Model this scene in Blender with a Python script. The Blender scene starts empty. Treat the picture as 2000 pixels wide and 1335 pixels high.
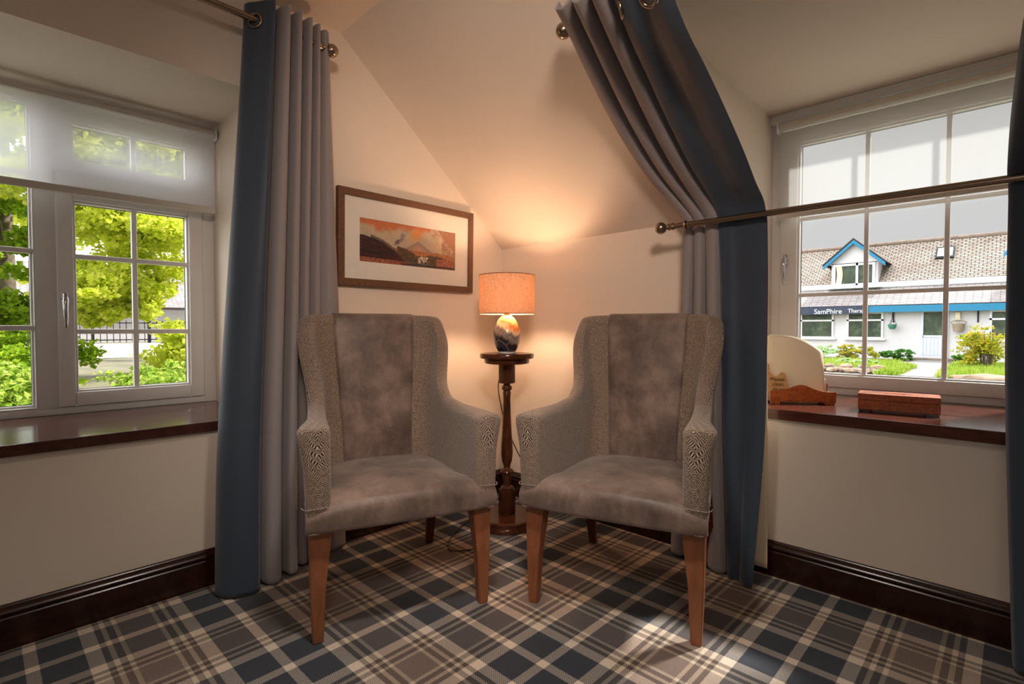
import bpy, bmesh, math, random
import numpy as np
from mathutils import Vector, Matrix, noise as mnoise
random.seed(7); RNG = np.random.default_rng(7)
SC = bpy.context.scene; COL = SC.collection
PI = math.pi

def s2l(r, g, b):
    f = lambda c: (c/12.92 if c <= .04045 else ((c+.055)/1.055)**2.4)
    return (f(r/255), f(g/255), f(b/255), 1)

# ------------------------------------------------------------ camera
F_PX = 1015.0
cam_d = bpy.data.cameras.new('camera'); cam = bpy.data.objects.new('camera', cam_d); COL.objects.link(cam)
cam_d.sensor_width = 36; cam_d.lens = 36*F_PX/2000; cam_d.clip_start = .05; cam_d.clip_end = 300
cam.location = (2.385, -2.375, 1.06)
cam.rotation_euler = (PI/2-.0265, 0, .768)
SC.camera = cam

# ------------------------------------------------------------ world (overcast sky, brighter on the side behind the house)
W = bpy.data.worlds.new('world'); SC.world = W; W.use_nodes = True
nt = W.node_tree; nt.nodes.clear()
wo = nt.nodes.new('ShaderNodeOutputWorld'); bg = nt.nodes.new('ShaderNodeBackground')
tc = nt.nodes.new('ShaderNodeTexCoord'); dp = nt.nodes.new('ShaderNodeVectorMath'); dp.operation = 'DOT_PRODUCT'
dv = Vector((-.70, -.42, .58)).normalized(); dp.inputs[1].default_value = dv
mr = nt.nodes.new('ShaderNodeMapRange'); mr.interpolation_type = 'SMOOTHSTEP'
mr.inputs[1].default_value = -.15; mr.inputs[2].default_value = .95
mr.inputs[3].default_value = .70; mr.inputs[4].default_value = 5.0
cl = nt.nodes.new('ShaderNodeTexNoise'); cl.inputs['Scale'].default_value = 2.2; cl.inputs['Detail'].default_value = 4
cm = nt.nodes.new('ShaderNodeMapRange'); cm.inputs[3].default_value = .88; cm.inputs[4].default_value = 1.12
mu = nt.nodes.new('ShaderNodeMath'); mu.operation = 'MULTIPLY'
L = nt.links.new
L(tc.outputs['Generated'], dp.inputs[0]); L(dp.outputs['Value'], mr.inputs[0]); L(tc.outputs['Generated'], cl.inputs['Vector'])
L(cl.outputs[0], cm.inputs[0]); L(mr.outputs[0], mu.inputs[0]); L(cm.outputs[0], mu.inputs[1])
L(mu.outputs[0], bg.inputs['Strength']); bg.inputs['Color'].default_value = (.99, .985, .98, 1)
L(bg.outputs[0], wo.inputs[0])

# ------------------------------------------------------------ lights
def light(name, kind, loc, energy, color, rot=None, aim=None, **kw):
    d = bpy.data.lights.new(name, kind); o = bpy.data.objects.new(name, d); COL.objects.link(o)
    o.location = loc; d.energy = energy; d.color = color
    if aim is not None: o.rotation_euler = (Vector(aim)-Vector(loc)).to_track_quat('-Z', 'Y').to_euler()
    for k, v in kw.items(): setattr(d, k, v)
    return o
SUN_DIR = Vector((-.34, -.86, -1)).normalized()
sun = light('sun', 'SUN', (5, 10, 12), 9.0, (1, .95, .88), aim=Vector((5, 10, 12))+SUN_DIR, angle=math.radians(4.5))
# added fill spots at ceiling height, without fittings, brightening chairs and room
for i, (x, y, e) in enumerate([(1.62, -1.62, 120), (3.3, -3.0, 9), (1.6, -3.9, 6)]):
    light('fill_spot_%d' % i, 'SPOT', (x, y, 2.47), e, (1, .90, .80), aim=(x, y, 0), spot_size=math.radians(104), spot_blend=1.0, shadow_soft_size=.09)
# invented spot added as fill, lifts the walls of the seating corner
light('corner_fill_spot', 'SPOT', (2.75, -2.55, 2.42), 250, (1, .78, .63), aim=(.35, -.45, 1.25), spot_size=math.radians(66), spot_blend=1.0, shadow_soft_size=.25)
# added area fill from behind the camera; the rear wall has no window
light('rear_fill', 'AREA', (3.0, -5.0, 1.5), 9, (1, .96, .92), aim=(1.4, -.4, .8), shape='RECTANGLE', size=1.5, size_y=1.3)

SC.view_settings.view_transform = 'Standard'; SC.view_settings.look = 'None'
SC.view_settings.gamma = 1; SC.view_settings.use_curve_mapping = False
SC.view_settings.exposure = 0.0

# ------------------------------------------------------------ material helpers
class NT:
    def __init__(s, name):
        s.m = bpy.data.materials.new(name); s.m.use_nodes = True; s.t = s.m.node_tree; s.t.nodes.clear()
        s.out = s.t.nodes.new('ShaderNodeOutputMaterial')
    def n(s, typ, **kw):
        nd = s.t.nodes.new(typ)
        for k, v in kw.items():
            if k in nd.inputs.keys() if isinstance(k, str) else False: nd.inputs[k].default_value = v
            else: setattr(nd, k, v)
        return nd
    def l(s, a, b): s.t.links.new(a, b)
    def inp(s, v, sock):
        if hasattr(v, 'is_output'): s.l(v, sock)
        else: sock.default_value = v
    def math(s, op, a, b=0, c=None):
        m = s.n('ShaderNodeMath', operation=op); s.inp(a, m.inputs[0]); s.inp(b, m.inputs[1])
        if c is not None: s.inp(c, m.inputs[2])
        return m.outputs[0]
    def coord(s, which='Object', scale=(1, 1, 1), rot=(0, 0, 0)):
        c = s.n('ShaderNodeTexCoord'); mp = s.n('ShaderNodeMapping'); mp.inputs['Scale'].default_value = scale; mp.inputs['Rotation'].default_value = rot
        s.l(c.outputs[which], mp.inputs[0]); return mp.outputs[0]
    def noise(s, vec, scale=5, detail=3, rough=.5, dist=0):
        n = s.n('ShaderNodeTexNoise'); s.l(vec, n.inputs['Vector'])
        n.inputs['Scale'].default_value = scale; n.inputs['Detail'].default_value = detail; n.inputs['Roughness'].default_value = rough; n.inputs['Distortion'].default_value = dist
        return n.outputs[0]
    def ramp(s, f, stops, interp='LINEAR'):
        r = s.n('ShaderNodeValToRGB'); r.color_ramp.interpolation = interp; s.l(f, r.inputs[0])
        e = r.color_ramp.elements
        while len(e) < len(stops): e.new(.5)
        for i, (p, c) in enumerate(stops): e[i].position = p; e[i].color = c
        return r.outputs[0]
    def mix(s, f, a, b, blend='MIX'):
        m = s.n('ShaderNodeMix', data_type='RGBA', blend_type=blend)
        s.inp(f, m.inputs[0]); s.inp(a, m.inputs[6]); s.inp(b, m.inputs[7]); return m.outputs[2]
    def bump(s, h, strength=.3, dist=.002):
        b = s.n('ShaderNodeBump'); b.inputs['Strength'].default_value = strength; b.inputs['Distance'].default_value = dist
        s.l(h, b.inputs['Height']); return b.outputs[0]
    def bsdf(s, color, rough=.5, metal=0, normal=None, spec=.5, **kw):
        b = s.n('ShaderNodeBsdfPrincipled'); s.inp(color, b.inputs['Base Color']); s.inp(rough, b.inputs['Roughness'])
        b.inputs['Metallic'].default_value = metal; b.inputs['Specular IOR Level'].default_value = spec
        if normal is not None: s.l(normal, b.inputs['Normal'])
        for k, v in kw.items(): s.inp(v, b.inputs[k.replace('_', ' ')])
        return b.outputs[0]
    def done(s, sh): s.l(sh, s.out.inputs[0]); return s.m

def plain(name, c, rough=.5, metal=0, nscale=12, var=.06, bump=0, **kw):
    t = NT(name); v = t.coord(); n = t.noise(v, nscale, 4)
    a = tuple(min(1, x*(1-var)) for x in c[:3])+(1,); b = tuple(min(1, x*(1+var)) for x in c[:3])+(1,)
    col = t.ramp(n, [(.3, a), (.7, b)])
    nm = t.bump(t.noise(v, nscale*8, 3), bump, .002) if bump else None
    return t.done(t.bsdf(col, rough, metal, nm, **kw))

def wood(name, c1, c2, rough=.3, scale=(3, 3, 40), ns=4, bump=.05, **kw):
    t = NT(name); v = t.coord(scale=scale); n = t.noise(v, ns, 6, .6, .6)
    col = t.ramp(n, [(.3, c1), (.7, c2)])
    return t.done(t.bsdf(col, rough, 0, t.bump(n, bump, .001), **kw))

M = {}
M['wall'] = plain('wall_paint', s2l(232, 219, 204), .75, nscale=3, var=.015, bump=.04)
M['ceiling'] = plain('ceiling_paint', s2l(232, 220, 207), .8, nscale=3, var=.015, bump=.04)
M['skirting'] = wood('dark_varnished_wood', s2l(38, 19, 13), s2l(60, 30, 20), .22, (2, 2, 2), 6, .03)
M['sill'] = wood('sill_wood', s2l(58, 33, 28), s2l(88, 50, 40), .16, (6, 6, 6), 5, .03)
M['sill2'] = wood('sill_wood_along_x', s2l(66, 34, 27), s2l(98, 54, 42), .18, (2, 14, 14), 3, .03)
M['upvc'] = plain('window_frame_white', s2l(226, 224, 222), .35, var=.01)
M['gasket'] = plain('window_gasket', s2l(40, 42, 46), .6)
M['chrome'] = plain('chrome', s2l(205, 205, 210), .15, 1, var=.02)
M['nickel'] = plain('brushed_nickel', s2l(168, 150, 132), .22, 1, var=.05)
M['darkmetal'] = plain('dark_metal', s2l(40, 40, 44), .4, .6)
M['legwood'] = wood('chair_leg_wood', s2l(128, 78, 50), s2l(156, 98, 64), .35, (4, 4, 1), 8, .03)
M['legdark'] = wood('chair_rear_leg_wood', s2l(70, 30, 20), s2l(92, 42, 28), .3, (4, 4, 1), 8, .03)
M['table'] = wood('mahogany', s2l(52, 27, 17), s2l(96, 54, 33), .16, (3, 3, 1), 7, .03)
M['frame'] = wood('picture_frame_wood', s2l(92, 64, 46), s2l(118, 84, 62), .5, (6, 6, 6), 12, .1)
M['mount'] = plain('picture_mount', s2l(238, 232, 222), .8, var=.01)
M['rackwood'] = wood('carved_rosewood', s2l(136, 60, 24), s2l(196, 104, 46), .35, (14, 3, 14), 5, .3)
M['palewood'] = wood('pale_wood', s2l(186, 138, 86), s2l(214, 168, 112), .5, (3, 3, 14), 6, .1)
M['paper'] = plain('cream_paper', s2l(246, 232, 205), .85, var=.01)
M['ink'] = plain('burnt_lettering', s2l(70, 44, 26), .8)
M['cable'] = plain('cable_brown', s2l(60, 42, 30), .5)
M['brass'] = plain('warm_brass', s2l(150, 96, 52), .25, 1)

def glass_mat():
    t = NT('window_glass'); tr = t.n('ShaderNodeBsdfTransparent'); gl = t.n('ShaderNodeBsdfGlossy'); gl.inputs['Roughness'].default_value = .02
    lw = t.n('ShaderNodeLayerWeight'); fr_ = t.math('ADD', .045, t.math('MULTIPLY', .9, t.math('POWER', lw.outputs['Facing'], 5)))
    tr.inputs[0].default_value = (.97, .98, .98, 1)
    m = t.n('ShaderNodeMixShader'); t.l(fr_, m.inputs[0]); t.l(tr.outputs[0], m.inputs[1]); t.l(gl.outputs[0], m.inputs[2])
    return t.done(m.outputs[0])
M['glass'] = glass_mat()

def blind_mat(name, tcol, fac_tr, dcol):
    t = NT(name); v = t.coord(scale=(400, 400, 400)); w = t.noise(v, 1, 2)
    d = t.n('ShaderNodeBsdfDiffuse'); d.inputs[0].default_value = dcol
    tl = t.n('ShaderNodeBsdfTranslucent'); tl.inputs[0].default_value = dcol
    tr = t.n('ShaderNodeBsdfTransparent'); tr.inputs[0].default_value = tcol
    a = t.n('ShaderNodeMixShader'); a.inputs[0].default_value = .72; t.l(d.outputs[0], a.inputs[1]); t.l(tl.outputs[0], a.inputs[2])
    b = t.n('ShaderNodeMixShader'); b.inputs[0].default_value = fac_tr; t.l(a.outputs[0], b.inputs[1]); t.l(tr.outputs[0], b.inputs[2])
    return t.done(b.outputs[0])
M['blind'] = blind_mat('blind_voile', (1, 1, 1, 1), .36, s2l(244, 245, 250))
M['blindR'] = blind_mat('blind_voile_thin', (1, 1, 1, 1), .62, s2l(222, 222, 222))
M['blindbar'] = plain('blind_bar', s2l(205, 198, 188), .6, var=.02)

def fabric(name, c, rough, weave=700, var=.12, spec=.3, sheen=.15, stretch=(1, 1, 4)):
    t = NT(name); v = t.coord(scale=stretch); n = t.noise(v, weave/4, 3); n2 = t.noise(t.coord(), 3, 3)
    a = tuple(x*(1-var) for x in c[:3])+(1,); b = tuple(min(1, x*(1+var)) for x in c[:3])+(1,)
    col = t.ramp(n, [(.35, a), (.65, b)])
    return t.done(t.bsdf(col, rough, 0, t.bump(n, .12, .001), spec, Sheen_Weight=sheen))
M['navy'] = fabric('navy_satin', s2l(57, 68, 83), .55, 500, .08, .3, .3)
M['grey'] = fabric('grey_cloth', s2l(146, 140, 142), .8, 500, .05)
M['lining'] = fabric('cream_lining', s2l(222, 205, 176), .8, 400, .03)

def carpet_mat():
    t = NT('tartan_carpet'); P = .5617
    c = t.n('ShaderNodeTexCoord'); sp = t.n('ShaderNodeSeparateXYZ'); t.l(c.outputs['Object'], sp.inputs[0])
    cream, dark, brn, br2 = s2l(216, 198, 178), s2l(52, 56, 64), s2l(120, 102, 93), s2l(88, 74, 67)
    hz = s2l(196, 180, 156)
    stops = [(0, cream), (.055, dark), (.445, cream), (.587, br2), (.65, hz), (.70, br2), (.77, hz), (.817, brn)]
    wob = t.math('MULTIPLY', t.math('SUBTRACT', t.noise(c.outputs['Object'], 260, 2), .5), .004)
    def band(sock, o):
        a = t.math('DIVIDE', t.math('ADD', t.math('SUBTRACT', sock, o), wob), P)
        f = t.math('FRACT', t.math('ADD', a, 100.5)); d = t.math('MULTIPLY', t.math('ABSOLUTE', t.math('SUBTRACT', f, .5)), 2)
        return t.ramp(d, stops, 'CONSTANT')
    ca, cb = band(sp.outputs['X'], .772), band(sp.outputs['Y'], -1.145)
    # twill: rows of yarn show warp or weft in diagonal order
    tw = t.math('FRACT', t.math('MULTIPLY', t.math('ADD', t.math('MULTIPLY', sp.outputs['X'], 1.0), sp.outputs['Y']), 1/.0085))
    tws = t.math('GREATER_THAN', t.math('ADD', tw, t.math('MULTIPLY', wob, 40)), .5)
    fac = t.math('ADD', .22, t.math('MULTIPLY', tws, .56))
    pr = t.mix(1.0, ca, cb, 'MULTIPLY'); gm = t.n('ShaderNodeGamma'); t.l(pr, gm.inputs[0]); gm.inputs[1].default_value = .5
    col = t.mix(.55, t.mix(fac, ca, cb), gm.outputs[0])
    pile = t.noise(c.outputs['Object'], 260, 4, .8); blot = t.noise(c.outputs['Object'], 7, 3)
    col = t.mix(.5, col, t.ramp(pile, [(.3, (.35, .35, .35, 1)), (.7, (1.65, 1.65, 1.65, 1))]), 'MULTIPLY')
    col = t.mix(.25, col, t.ramp(blot, [(.35, (.85, .85, .85, 1)), (.65, (1.1, 1.1, 1.1, 1))]), 'MULTIPLY')
    return t.done(t.bsdf(col, .95, 0, t.bump(pile, .6, .003), .1, Sheen_Weight=.2))
M['carpet'] = carpet_mat()

def tweed_mat():
    t = NT('herringbone_tweed'); c = t.n('ShaderNodeTexCoord'); sp = t.n('ShaderNodeSeparateXYZ'); t.l(c.outputs['UV'], sp.inputs[0])
    wv = t.math('PINGPONG', sp.outputs['X'], .0105)
    n = t.noise(c.outputs['Object'], 150, 2)
    d = t.math('ADD', t.math('ADD', sp.outputs['Y'], wv), t.math('MULTIPLY', n, .0012))
    f = t.math('FRACT', t.math('DIVIDE', d, .0062)); tri = t.math('MULTIPLY', t.math('ABSOLUTE', t.math('SUBTRACT', f, .5)), 2)
    fl = t.noise(c.outputs['Object'], 190, 3, .85)
    h = t.math('ADD', t.math('MULTIPLY', tri, .42), t.math('MULTIPLY', fl, .58))
    col = t.ramp(h, [(.38, s2l(40, 30, 26)), (.50, s2l(98, 79, 68)), (.65, s2l(196, 177, 160))])
    return t.done(t.bsdf(col, .9, 0, t.bump(h, .5, .002), .15, Sheen_Weight=.25))
M['tweed'] = tweed_mat()

M['seam'] = plain('seam_thread', s2l(150, 132, 120), .8)
def leather_mat():
    t = NT('worn_brown_suede'); v = t.coord()
    a = t.noise(v, 5.5, 8, .62, .3); b = t.noise(v, 60, 4, .7); c = t.noise(t.coord(scale=(1, 1, .5)), 14, 6, .7)
    col = t.ramp(t.math('ADD', t.math('MULTIPLY', a, .7), t.math('MULTIPLY', c, .3)), [(.36, s2l(76, 62, 55)), (.5, s2l(112, 94, 85)), (.66, s2l(148, 127, 116))])
    col = t.mix(.35, col, t.ramp(b, [(.3, (.8, .8, .8, 1)), (.7, (1.15, 1.15, 1.15, 1))]), 'MULTIPLY')
    r = t.math('ADD', .34, t.math('MULTIPLY', a, .28))
    return t.done(t.bsdf(col, r, 0, t.bump(b, .12, .002), .35, Sheen_Weight=.3))
M['leather'] = leather_mat()

def shade_mat():
    t = NT('lamp_shade_linen'); v = t.coord(scale=(1, 1, 1)); n = t.noise(v, 90, 4, .7)
    col = t.ramp(n, [(.3, s2l(214, 178, 146)), (.7, s2l(244, 214, 184))])
    d = t.n('ShaderNodeBsdfDiffuse'); tl = t.n('ShaderNodeBsdfTranslucent'); t.l(col, d.inputs[0]); t.l(col, tl.inputs[0])
    m = t.n('ShaderNodeMixShader'); m.inputs[0].default_value = .24; t.l(d.outputs[0], m.inputs[1]); t.l(tl.outputs[0], m.inputs[2])
    return t.done(m.outputs[0])
M['shade'] = shade_mat()

def lampbase_mat():
    t = NT('glazed_ceramic'); v = t.coord(rot=(0, 0, .9)); w = t.noise(v, 7, 5, .6, 1.2)
    sp = t.n('ShaderNodeSeparateXYZ'); t.l(t.coord(rot=(0, -.62, -.85)), sp.inputs[0])
    h = t.math('ADD', t.math('DIVIDE', sp.outputs['Z'], .2), t.math('MULTIPLY', t.math('SUBTRACT', w, .5), .55))
    col = t.ramp(h, [(.08, s2l(20, 20, 24)), (.2, s2l(46, 60, 82)), (.36, s2l(40, 38, 40)), (.44, s2l(126, 122, 116)), (.56, s2l(98, 100, 104)), (.62, s2l(226, 208, 170)), (.72, s2l(196, 104, 40)), (.84, s2l(240, 206, 140)), (.95, s2l(250, 230, 190))])
    vn = t.n('ShaderNodeTexVoronoi', feature='DISTANCE_TO_EDGE'); t.l(v, vn.inputs['Vector']); vn.inputs['Scale'].default_value = 11
    col = t.mix(t.math('MULTIPLY', t.math('LESS_THAN', vn.outputs[0], .007), .55), col, s2l(220, 205, 175))
    return t.done(t.bsdf(col, .12, 0, None, .6))
M['ceramic'] = lampbase_mat()

def leaf_mat(name, c1, c2, c3, tr=.55, sc=9):
    t = NT(name); c = t.n('ShaderNodeTexCoord'); n = t.noise(c.outputs['Object'], sc, 4, .75)
    col = t.ramp(n, [(.32, c1), (.5, c2), (.68, c3)])
    d = t.n('ShaderNodeBsdfDiffuse'); tl = t.n('ShaderNodeBsdfTranslucent'); t.l(col, d.inputs[0]); t.l(col, tl.inputs[0])
    m = t.n('ShaderNodeMixShader'); m.inputs[0].default_value = tr; t.l(d.outputs[0], m.inputs[1]); t.l(tl.outputs[0], m.inputs[2])
    return t.done(m.outputs[0])
M['leafLime'] = leaf_mat('leaf_lime', s2l(172, 194, 30), s2l(222, 230, 80), s2l(248, 248, 155))
M['leafDeep'] = leaf_mat('leaf_deep', s2l(86, 122, 26), s2l(150, 184, 44), s2l(208, 222, 84))
M['leafIvy'] = leaf_mat('leaf_variegated', s2l(70, 110, 40), s2l(150, 178, 60), s2l(226, 232, 150), .3, 16)
M['leafGold'] = leaf_mat('leaf_gold', s2l(96, 136, 44), s2l(170, 172, 50), s2l(220, 180, 70), .35, 5)
M['leafGreen'] = leaf_mat('leaf_green', s2l(52, 104, 44), s2l(88, 146, 60), s2l(150, 190, 90), .35, 6)
M['leafPale'] = leaf_mat('leaf_pale', s2l(130, 170, 120), s2l(170, 200, 140), s2l(215, 228, 190), .35, 6)
M['grass'] = leaf_mat('grass_blades', s2l(112, 142, 50), s2l(146, 170, 64), s2l(180, 190, 96), .4, 4)
M['bark'] = plain('bark', s2l(110, 98, 84), .9, nscale=14, var=.35, bump=.5)
M['ground'] = plain('garden_soil_and_grass', s2l(112, 108, 88), .95, nscale=2, var=.35, bump=.3)
M['road'] = plain('pale_path', s2l(206, 196, 196), .9, nscale=2, var=.06)
M['gravel'] = plain('grey_gravel', s2l(132, 130, 130), .95, nscale=30, var=.25, bump=.5)
M['stone'] = plain('field_stone', s2l(126, 110, 98), .9, nscale=6, var=.3, bump=.5)
M['stone2'] = plain('rough_stone', s2l(150, 128, 108), .9, nscale=4, var=.28, bump=.5)
M['render'] = plain('white_render', s2l(206, 204, 208), .85, nscale=6, var=.02, bump=.2)
M['blue'] = plain('blue_paint', s2l(6, 116, 156), .5, var=.05)
M['signnavy'] = plain('dark_sign', s2l(34, 48, 76), .5, var=.1)
M['white'] = plain('white_paint', s2l(228, 230, 234), .45, var=.01)
M['slateLow'] = None
def slate(name, a, b, row, w, gap):
    t = NT(name); c = t.n('ShaderNodeTexCoord'); br = t.n('ShaderNodeTexBrick'); t.l(c.outputs['UV'], br.inputs['Vector'])
    br.inputs['Scale'].default_value = 1; br.inputs['Brick Width'].default_value = w; br.inputs['Row Height'].default_value = row
    br.inputs['Mortar Size'].default_value = gap; br.inputs['Mortar Smooth'].default_value = .3; br.inputs['Bias'].default_value = 0
    br.inputs['Color1'].default_value = a; br.inputs['Color2'].default_value = b; br.inputs['Mortar'].default_value = s2l(62, 54, 50)
    n = t.noise(c.outputs['Object'], 1.3, 6, .7); n2 = t.noise(c.outputs['Object'], 9, 3)
    col = t.mix(.5, br.outputs[0], t.ramp(n, [(.35, (.78, .74, .68, 1)), (.65, (1.15, 1.12, 1.1, 1))]), 'MULTIPLY')
    col = t.mix(.4, col, t.ramp(n2, [(.3, (.8, .8, .8, 1)), (.7, (1.2, 1.2, 1.2, 1))]), 'MULTIPLY')
    return t.done(t.bsdf(col, .7, 0, t.bump(br.outputs[1], -.5, .03), .3))
M['slate'] = slate('stone_slates', s2l(178, 166, 154), s2l(146, 134, 124), .12, .24, .022)
M['slateLow'] = slate('pale_slates', s2l(160, 156, 158), s2l(138, 134, 136), .11, .5, .012)
def pane_mat():
    t = NT('dark_window_glass'); n = t.noise(t.coord(), 2.2, 5, .7)
    col = t.ramp(n, [(.3, s2l(34, 40, 40)), (.55, s2l(66, 80, 62)), (.75, s2l(112, 120, 100))])
    return t.done(t.bsdf(col, .3, 0, None, .25))
M['pane'] = pane_mat()

# ------------------------------------------------------------ geometry helpers
def link(o, parent=None):
    COL.objects.link(o)
    if parent is not None: o.parent = parent
    return o
def tag(o, label=None, cat=None, group=None, kind=None):
    if label: o['label'] = label
    if cat: o['category'] = cat
    if group: o['group'] = group
    if kind: o['kind'] = kind
    return o
def empty(name, loc=(0, 0, 0), rz=0):
    o = bpy.data.objects.new(name, None); o.empty_display_size = .1; COL.objects.link(o); o.location = loc; o.rotation_euler = (0, 0, rz); return o

class MB:
    """collects shapes into one mesh"""
    def __init__(s): s.bm = bmesh.new(); s.uv = s.bm.loops.layers.uv.new('UVMap')
    def poly(s, pts, uvs=None):
        vs = [s.bm.verts.new(p) for p in pts]; f = s.bm.faces.new(vs)
        if uvs:
            for lp, u in zip(f.loops, uvs): lp[s.uv].uv = u
        return f
    def box(s, a, b, bev=0, mat=None, seg=2):
        x0, y0, z0 = a; x1, y1, z1 = b
        if x0 > x1: x0, x1 = x1, x0
        if y0 > y1: y0, y1 = y1, y0
        if z0 > z1: z0, z1 = z1, z0
        c = [(x0, y0, z0), (x1, y0, z0), (x1, y1, z0), (x0, y1, z0), (x0, y0, z1), (x1, y0, z1), (x1, y1, z1), (x0, y1, z1)]
        if mat is not None: c = [tuple(mat @ Vector(p)) for p in c]
        v = [s.bm.verts.new(p) for p in c]; fs = []
        for q in ((0, 3, 2, 1), (4, 5, 6, 7), (0, 1, 5, 4), (1, 2, 6, 5), (2, 3, 7, 6), (3, 0, 4, 7)): fs.append(s.bm.faces.new([v[i] for i in q]))
        if bev:
            es = list({e for f in fs for e in f.edges})
            bmesh.ops.bevel(s.bm, geom=es, offset=bev, segments=seg, affect='EDGES', profile=.5)
        return s
    def grid(s, G, closeu=False, closev=False, uv=None, flip=False):
        n, m = len(G), len(G[0]); V = [[s.bm.verts.new(p) for p in r] for r in G]
        for i in range(n if closeu else n-1):
            for j in range(m if closev else m-1):
                i2, j2 = (i+1) % n, (j+1) % m
                q = [V[i][j], V[i2][j], V[i2][j2], V[i][j2]]
                if flip: q.reverse()
                if len({id(a) for a in q}) < 4: continue
                f = s.bm.faces.new(q)
                if uv:
                    idx = [(i, j), (i+1, j), (i+1, j+1), (i, j+1)]
                    if flip: idx.reverse()
                    for lp, (a, b) in zip(f.loops, idx): lp[s.uv].uv = uv[min(a, n-1)][min(b, m-1)]
        return V
    def lathe(s, prof, c=(0, 0, 0), n=40, square=None):
        """prof (r,z) from bottom to top"""
        G = []
        for r, z in prof:
            G.append([(c[0]+r*math.cos(2*PI*k/n), c[1]+r*math.sin(2*PI*k/n), c[2]+z) for k in range(n)])
        s.grid(G, closev=True, flip=True)
        for r, idx, fl in ((prof[0], 0, True), (prof[-1], -1, False)):
            if r[0] > 1e-5:
                vs = [s.bm.verts.new(p) for p in G[idx]]
                if fl: vs.reverse()
                s.bm.faces.new(vs)
        return s
    def tube(s, pts, r, n=12, cap=True):
        pts = [Vector(p) for p in pts]; G = []; prev = None
        for i, p in enumerate(pts):
            d = (pts[min(i+1, len(pts)-1)]-pts[max(i-1, 0)]).normalized()
            ref = prev if prev is not None else (Vector((0, 0, 1)) if abs(d.z) < .9 else Vector((1, 0, 0)))
            a = d.cross(ref).normalized(); b = a.cross(d).normalized(); prev = b
            rr = r[i] if isinstance(r, (list, tuple)) else r
            G.append([p+a*(rr*math.cos(2*PI*k/n))+b*(rr*math.sin(2*PI*k/n)) for k in range(n)])
        V = s.grid(G, closev=True)
        if cap: s.bm.faces.new(list(V[0])); s.bm.faces.new(list(reversed(V[-1])))
        return s
    def ball(s, c, r, n=24, sc=(1, 1, 1)):
        m = Matrix.Translation(c) @ Matrix.Diagonal((*sc, 1)); bmesh.ops.create_uvsphere(s.bm, u_segments=n, v_segments=n//2, radius=r, matrix=m); return s
    def torus(s, c, axis, R, r, n=32, k=10):
        ax = Vector(axis).normalized(); a = ax.orthogonal().normalized(); b = ax.cross(a); G = []
        for i in range(n):
            t = 2*PI*i/n; d = a*math.cos(t)+b*math.sin(t)
            G.append([Vector(c)+d*(R+r*math.cos(2*PI*j/k))+ax*(r*math.sin(2*PI*j/k)) for j in range(k)])
        s.grid(G, closeu=True, closev=True, flip=True); return s
    def prism(s, pts, dvec, bev=0):
        """pts: planar polygon (3D), extruded by dvec"""
        dvec = Vector(dvec); A = [s.bm.verts.new(p) for p in pts]; B = [s.bm.verts.new(Vector(p)+dvec) for p in pts]; n = len(A); fs = []
        fs.append(s.bm.faces.new(list(reversed(A)))); fs.append(s.bm.faces.new(B))
        for i in range(n): fs.append(s.bm.faces.new([A[i], A[(i+1) % n], B[(i+1) % n], B[i]]))
        return s
    def build(s, name, mat, parent=None, smooth=False, sharp=None, fix=True):
        if fix: bmesh.ops.recalc_face_normals(s.bm, faces=s.bm.faces)
        me = bpy.data.meshes.new(name); s.bm.to_mesh(me); s.bm.free()
        me.materials.append(mat)
        if smooth:
            me.polygons.foreach_set('use_smooth', [True]*len(me.polygons))
            if sharp is not None: me.set_sharp_from_angle(angle=math.radians(sharp))
        o = bpy.data.objects.new(name, me); return link(o, parent)

def cr(P, n):
    """catmull-rom resample of control points P (list of tuples) to n points"""
    P = np.array(P, float); k = len(P); t = np.linspace(0, k-1, n); out = []
    for u in t:
        i = min(int(u), k-2); f = u-i
        p0 = P[max(i-1, 0)]; p1 = P[i]; p2 = P[i+1]; p3 = P[min(i+2, k-1)]
        out.append(.5*((2*p1)+(-p0+p2)*f+(2*p0-5*p1+4*p2-p3)*f*f+(-p0+3*p1-3*p2+p3)*f**3))
    return np.array(out)
def interp(x, xs, ys): return float(np.interp(x, xs, ys))
def sm(a, b, x):
    t = min(1, max(0, (x-a)/(b-a))); return t*t*(3-2*t)

# ============================================================ ROOM
YS, XE = -5.2, 4.9       # rear wall, east wall
K = .84                  # slope of the coomb ceiling
ZK, ZC = 1.565, 2.495    # knee height, flat ceiling height
YF = -(ZC-ZK)/K
X0, X1 = 1.405, 2.62     # dormer recess
ZD = 2.215; YD = -(ZD-ZK)/K
RY0, RY1 = -2.90, -1.49  # left recess
m = MB(); m.poly([(0, 0, 0), (0, YS, 0), (XE, YS, 0), (XE, 0, 0)])
fl = m.build('floor', M['carpet'], fix=False); tag(fl, kind='structure')
if fl.data.polygons[0].normal.z < 0: fl.data.flip_normals()
m = MB(); m.poly([(0, YF, ZC), (XE, YF, ZC), (XE, YS, ZC), (0, YS, ZC)])
m.poly([(0, 0, ZK), (X0, 0, ZK), (X0, YF, ZC), (0, YF, ZC)])
m.poly([(X1, 0, ZK), (XE, 0, ZK), (XE, YF, ZC), (X1, YF, ZC)])
m.poly([(X0, YD, ZD), (X1, YD, ZD), (X1, YF, ZC), (X0, YF, ZC)])
m.poly([(X0, YD, ZD), (X1, YD, ZD), (X1, .76, ZD), (X0, .76, ZD)])
tag(m.build('ceiling', M['ceiling'], fix=False), kind='structure')
m = MB()   # left (gable) wall with the window recess
m.poly([(0, RY1, 0), (0, 0, 0), (0, 0, ZK), (0, YF, ZC), (0, RY1, ZC)])
m.poly([(0, RY0, 0), (0, RY1, 0), (0, RY1, .64), (0, RY0, .64)])
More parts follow.
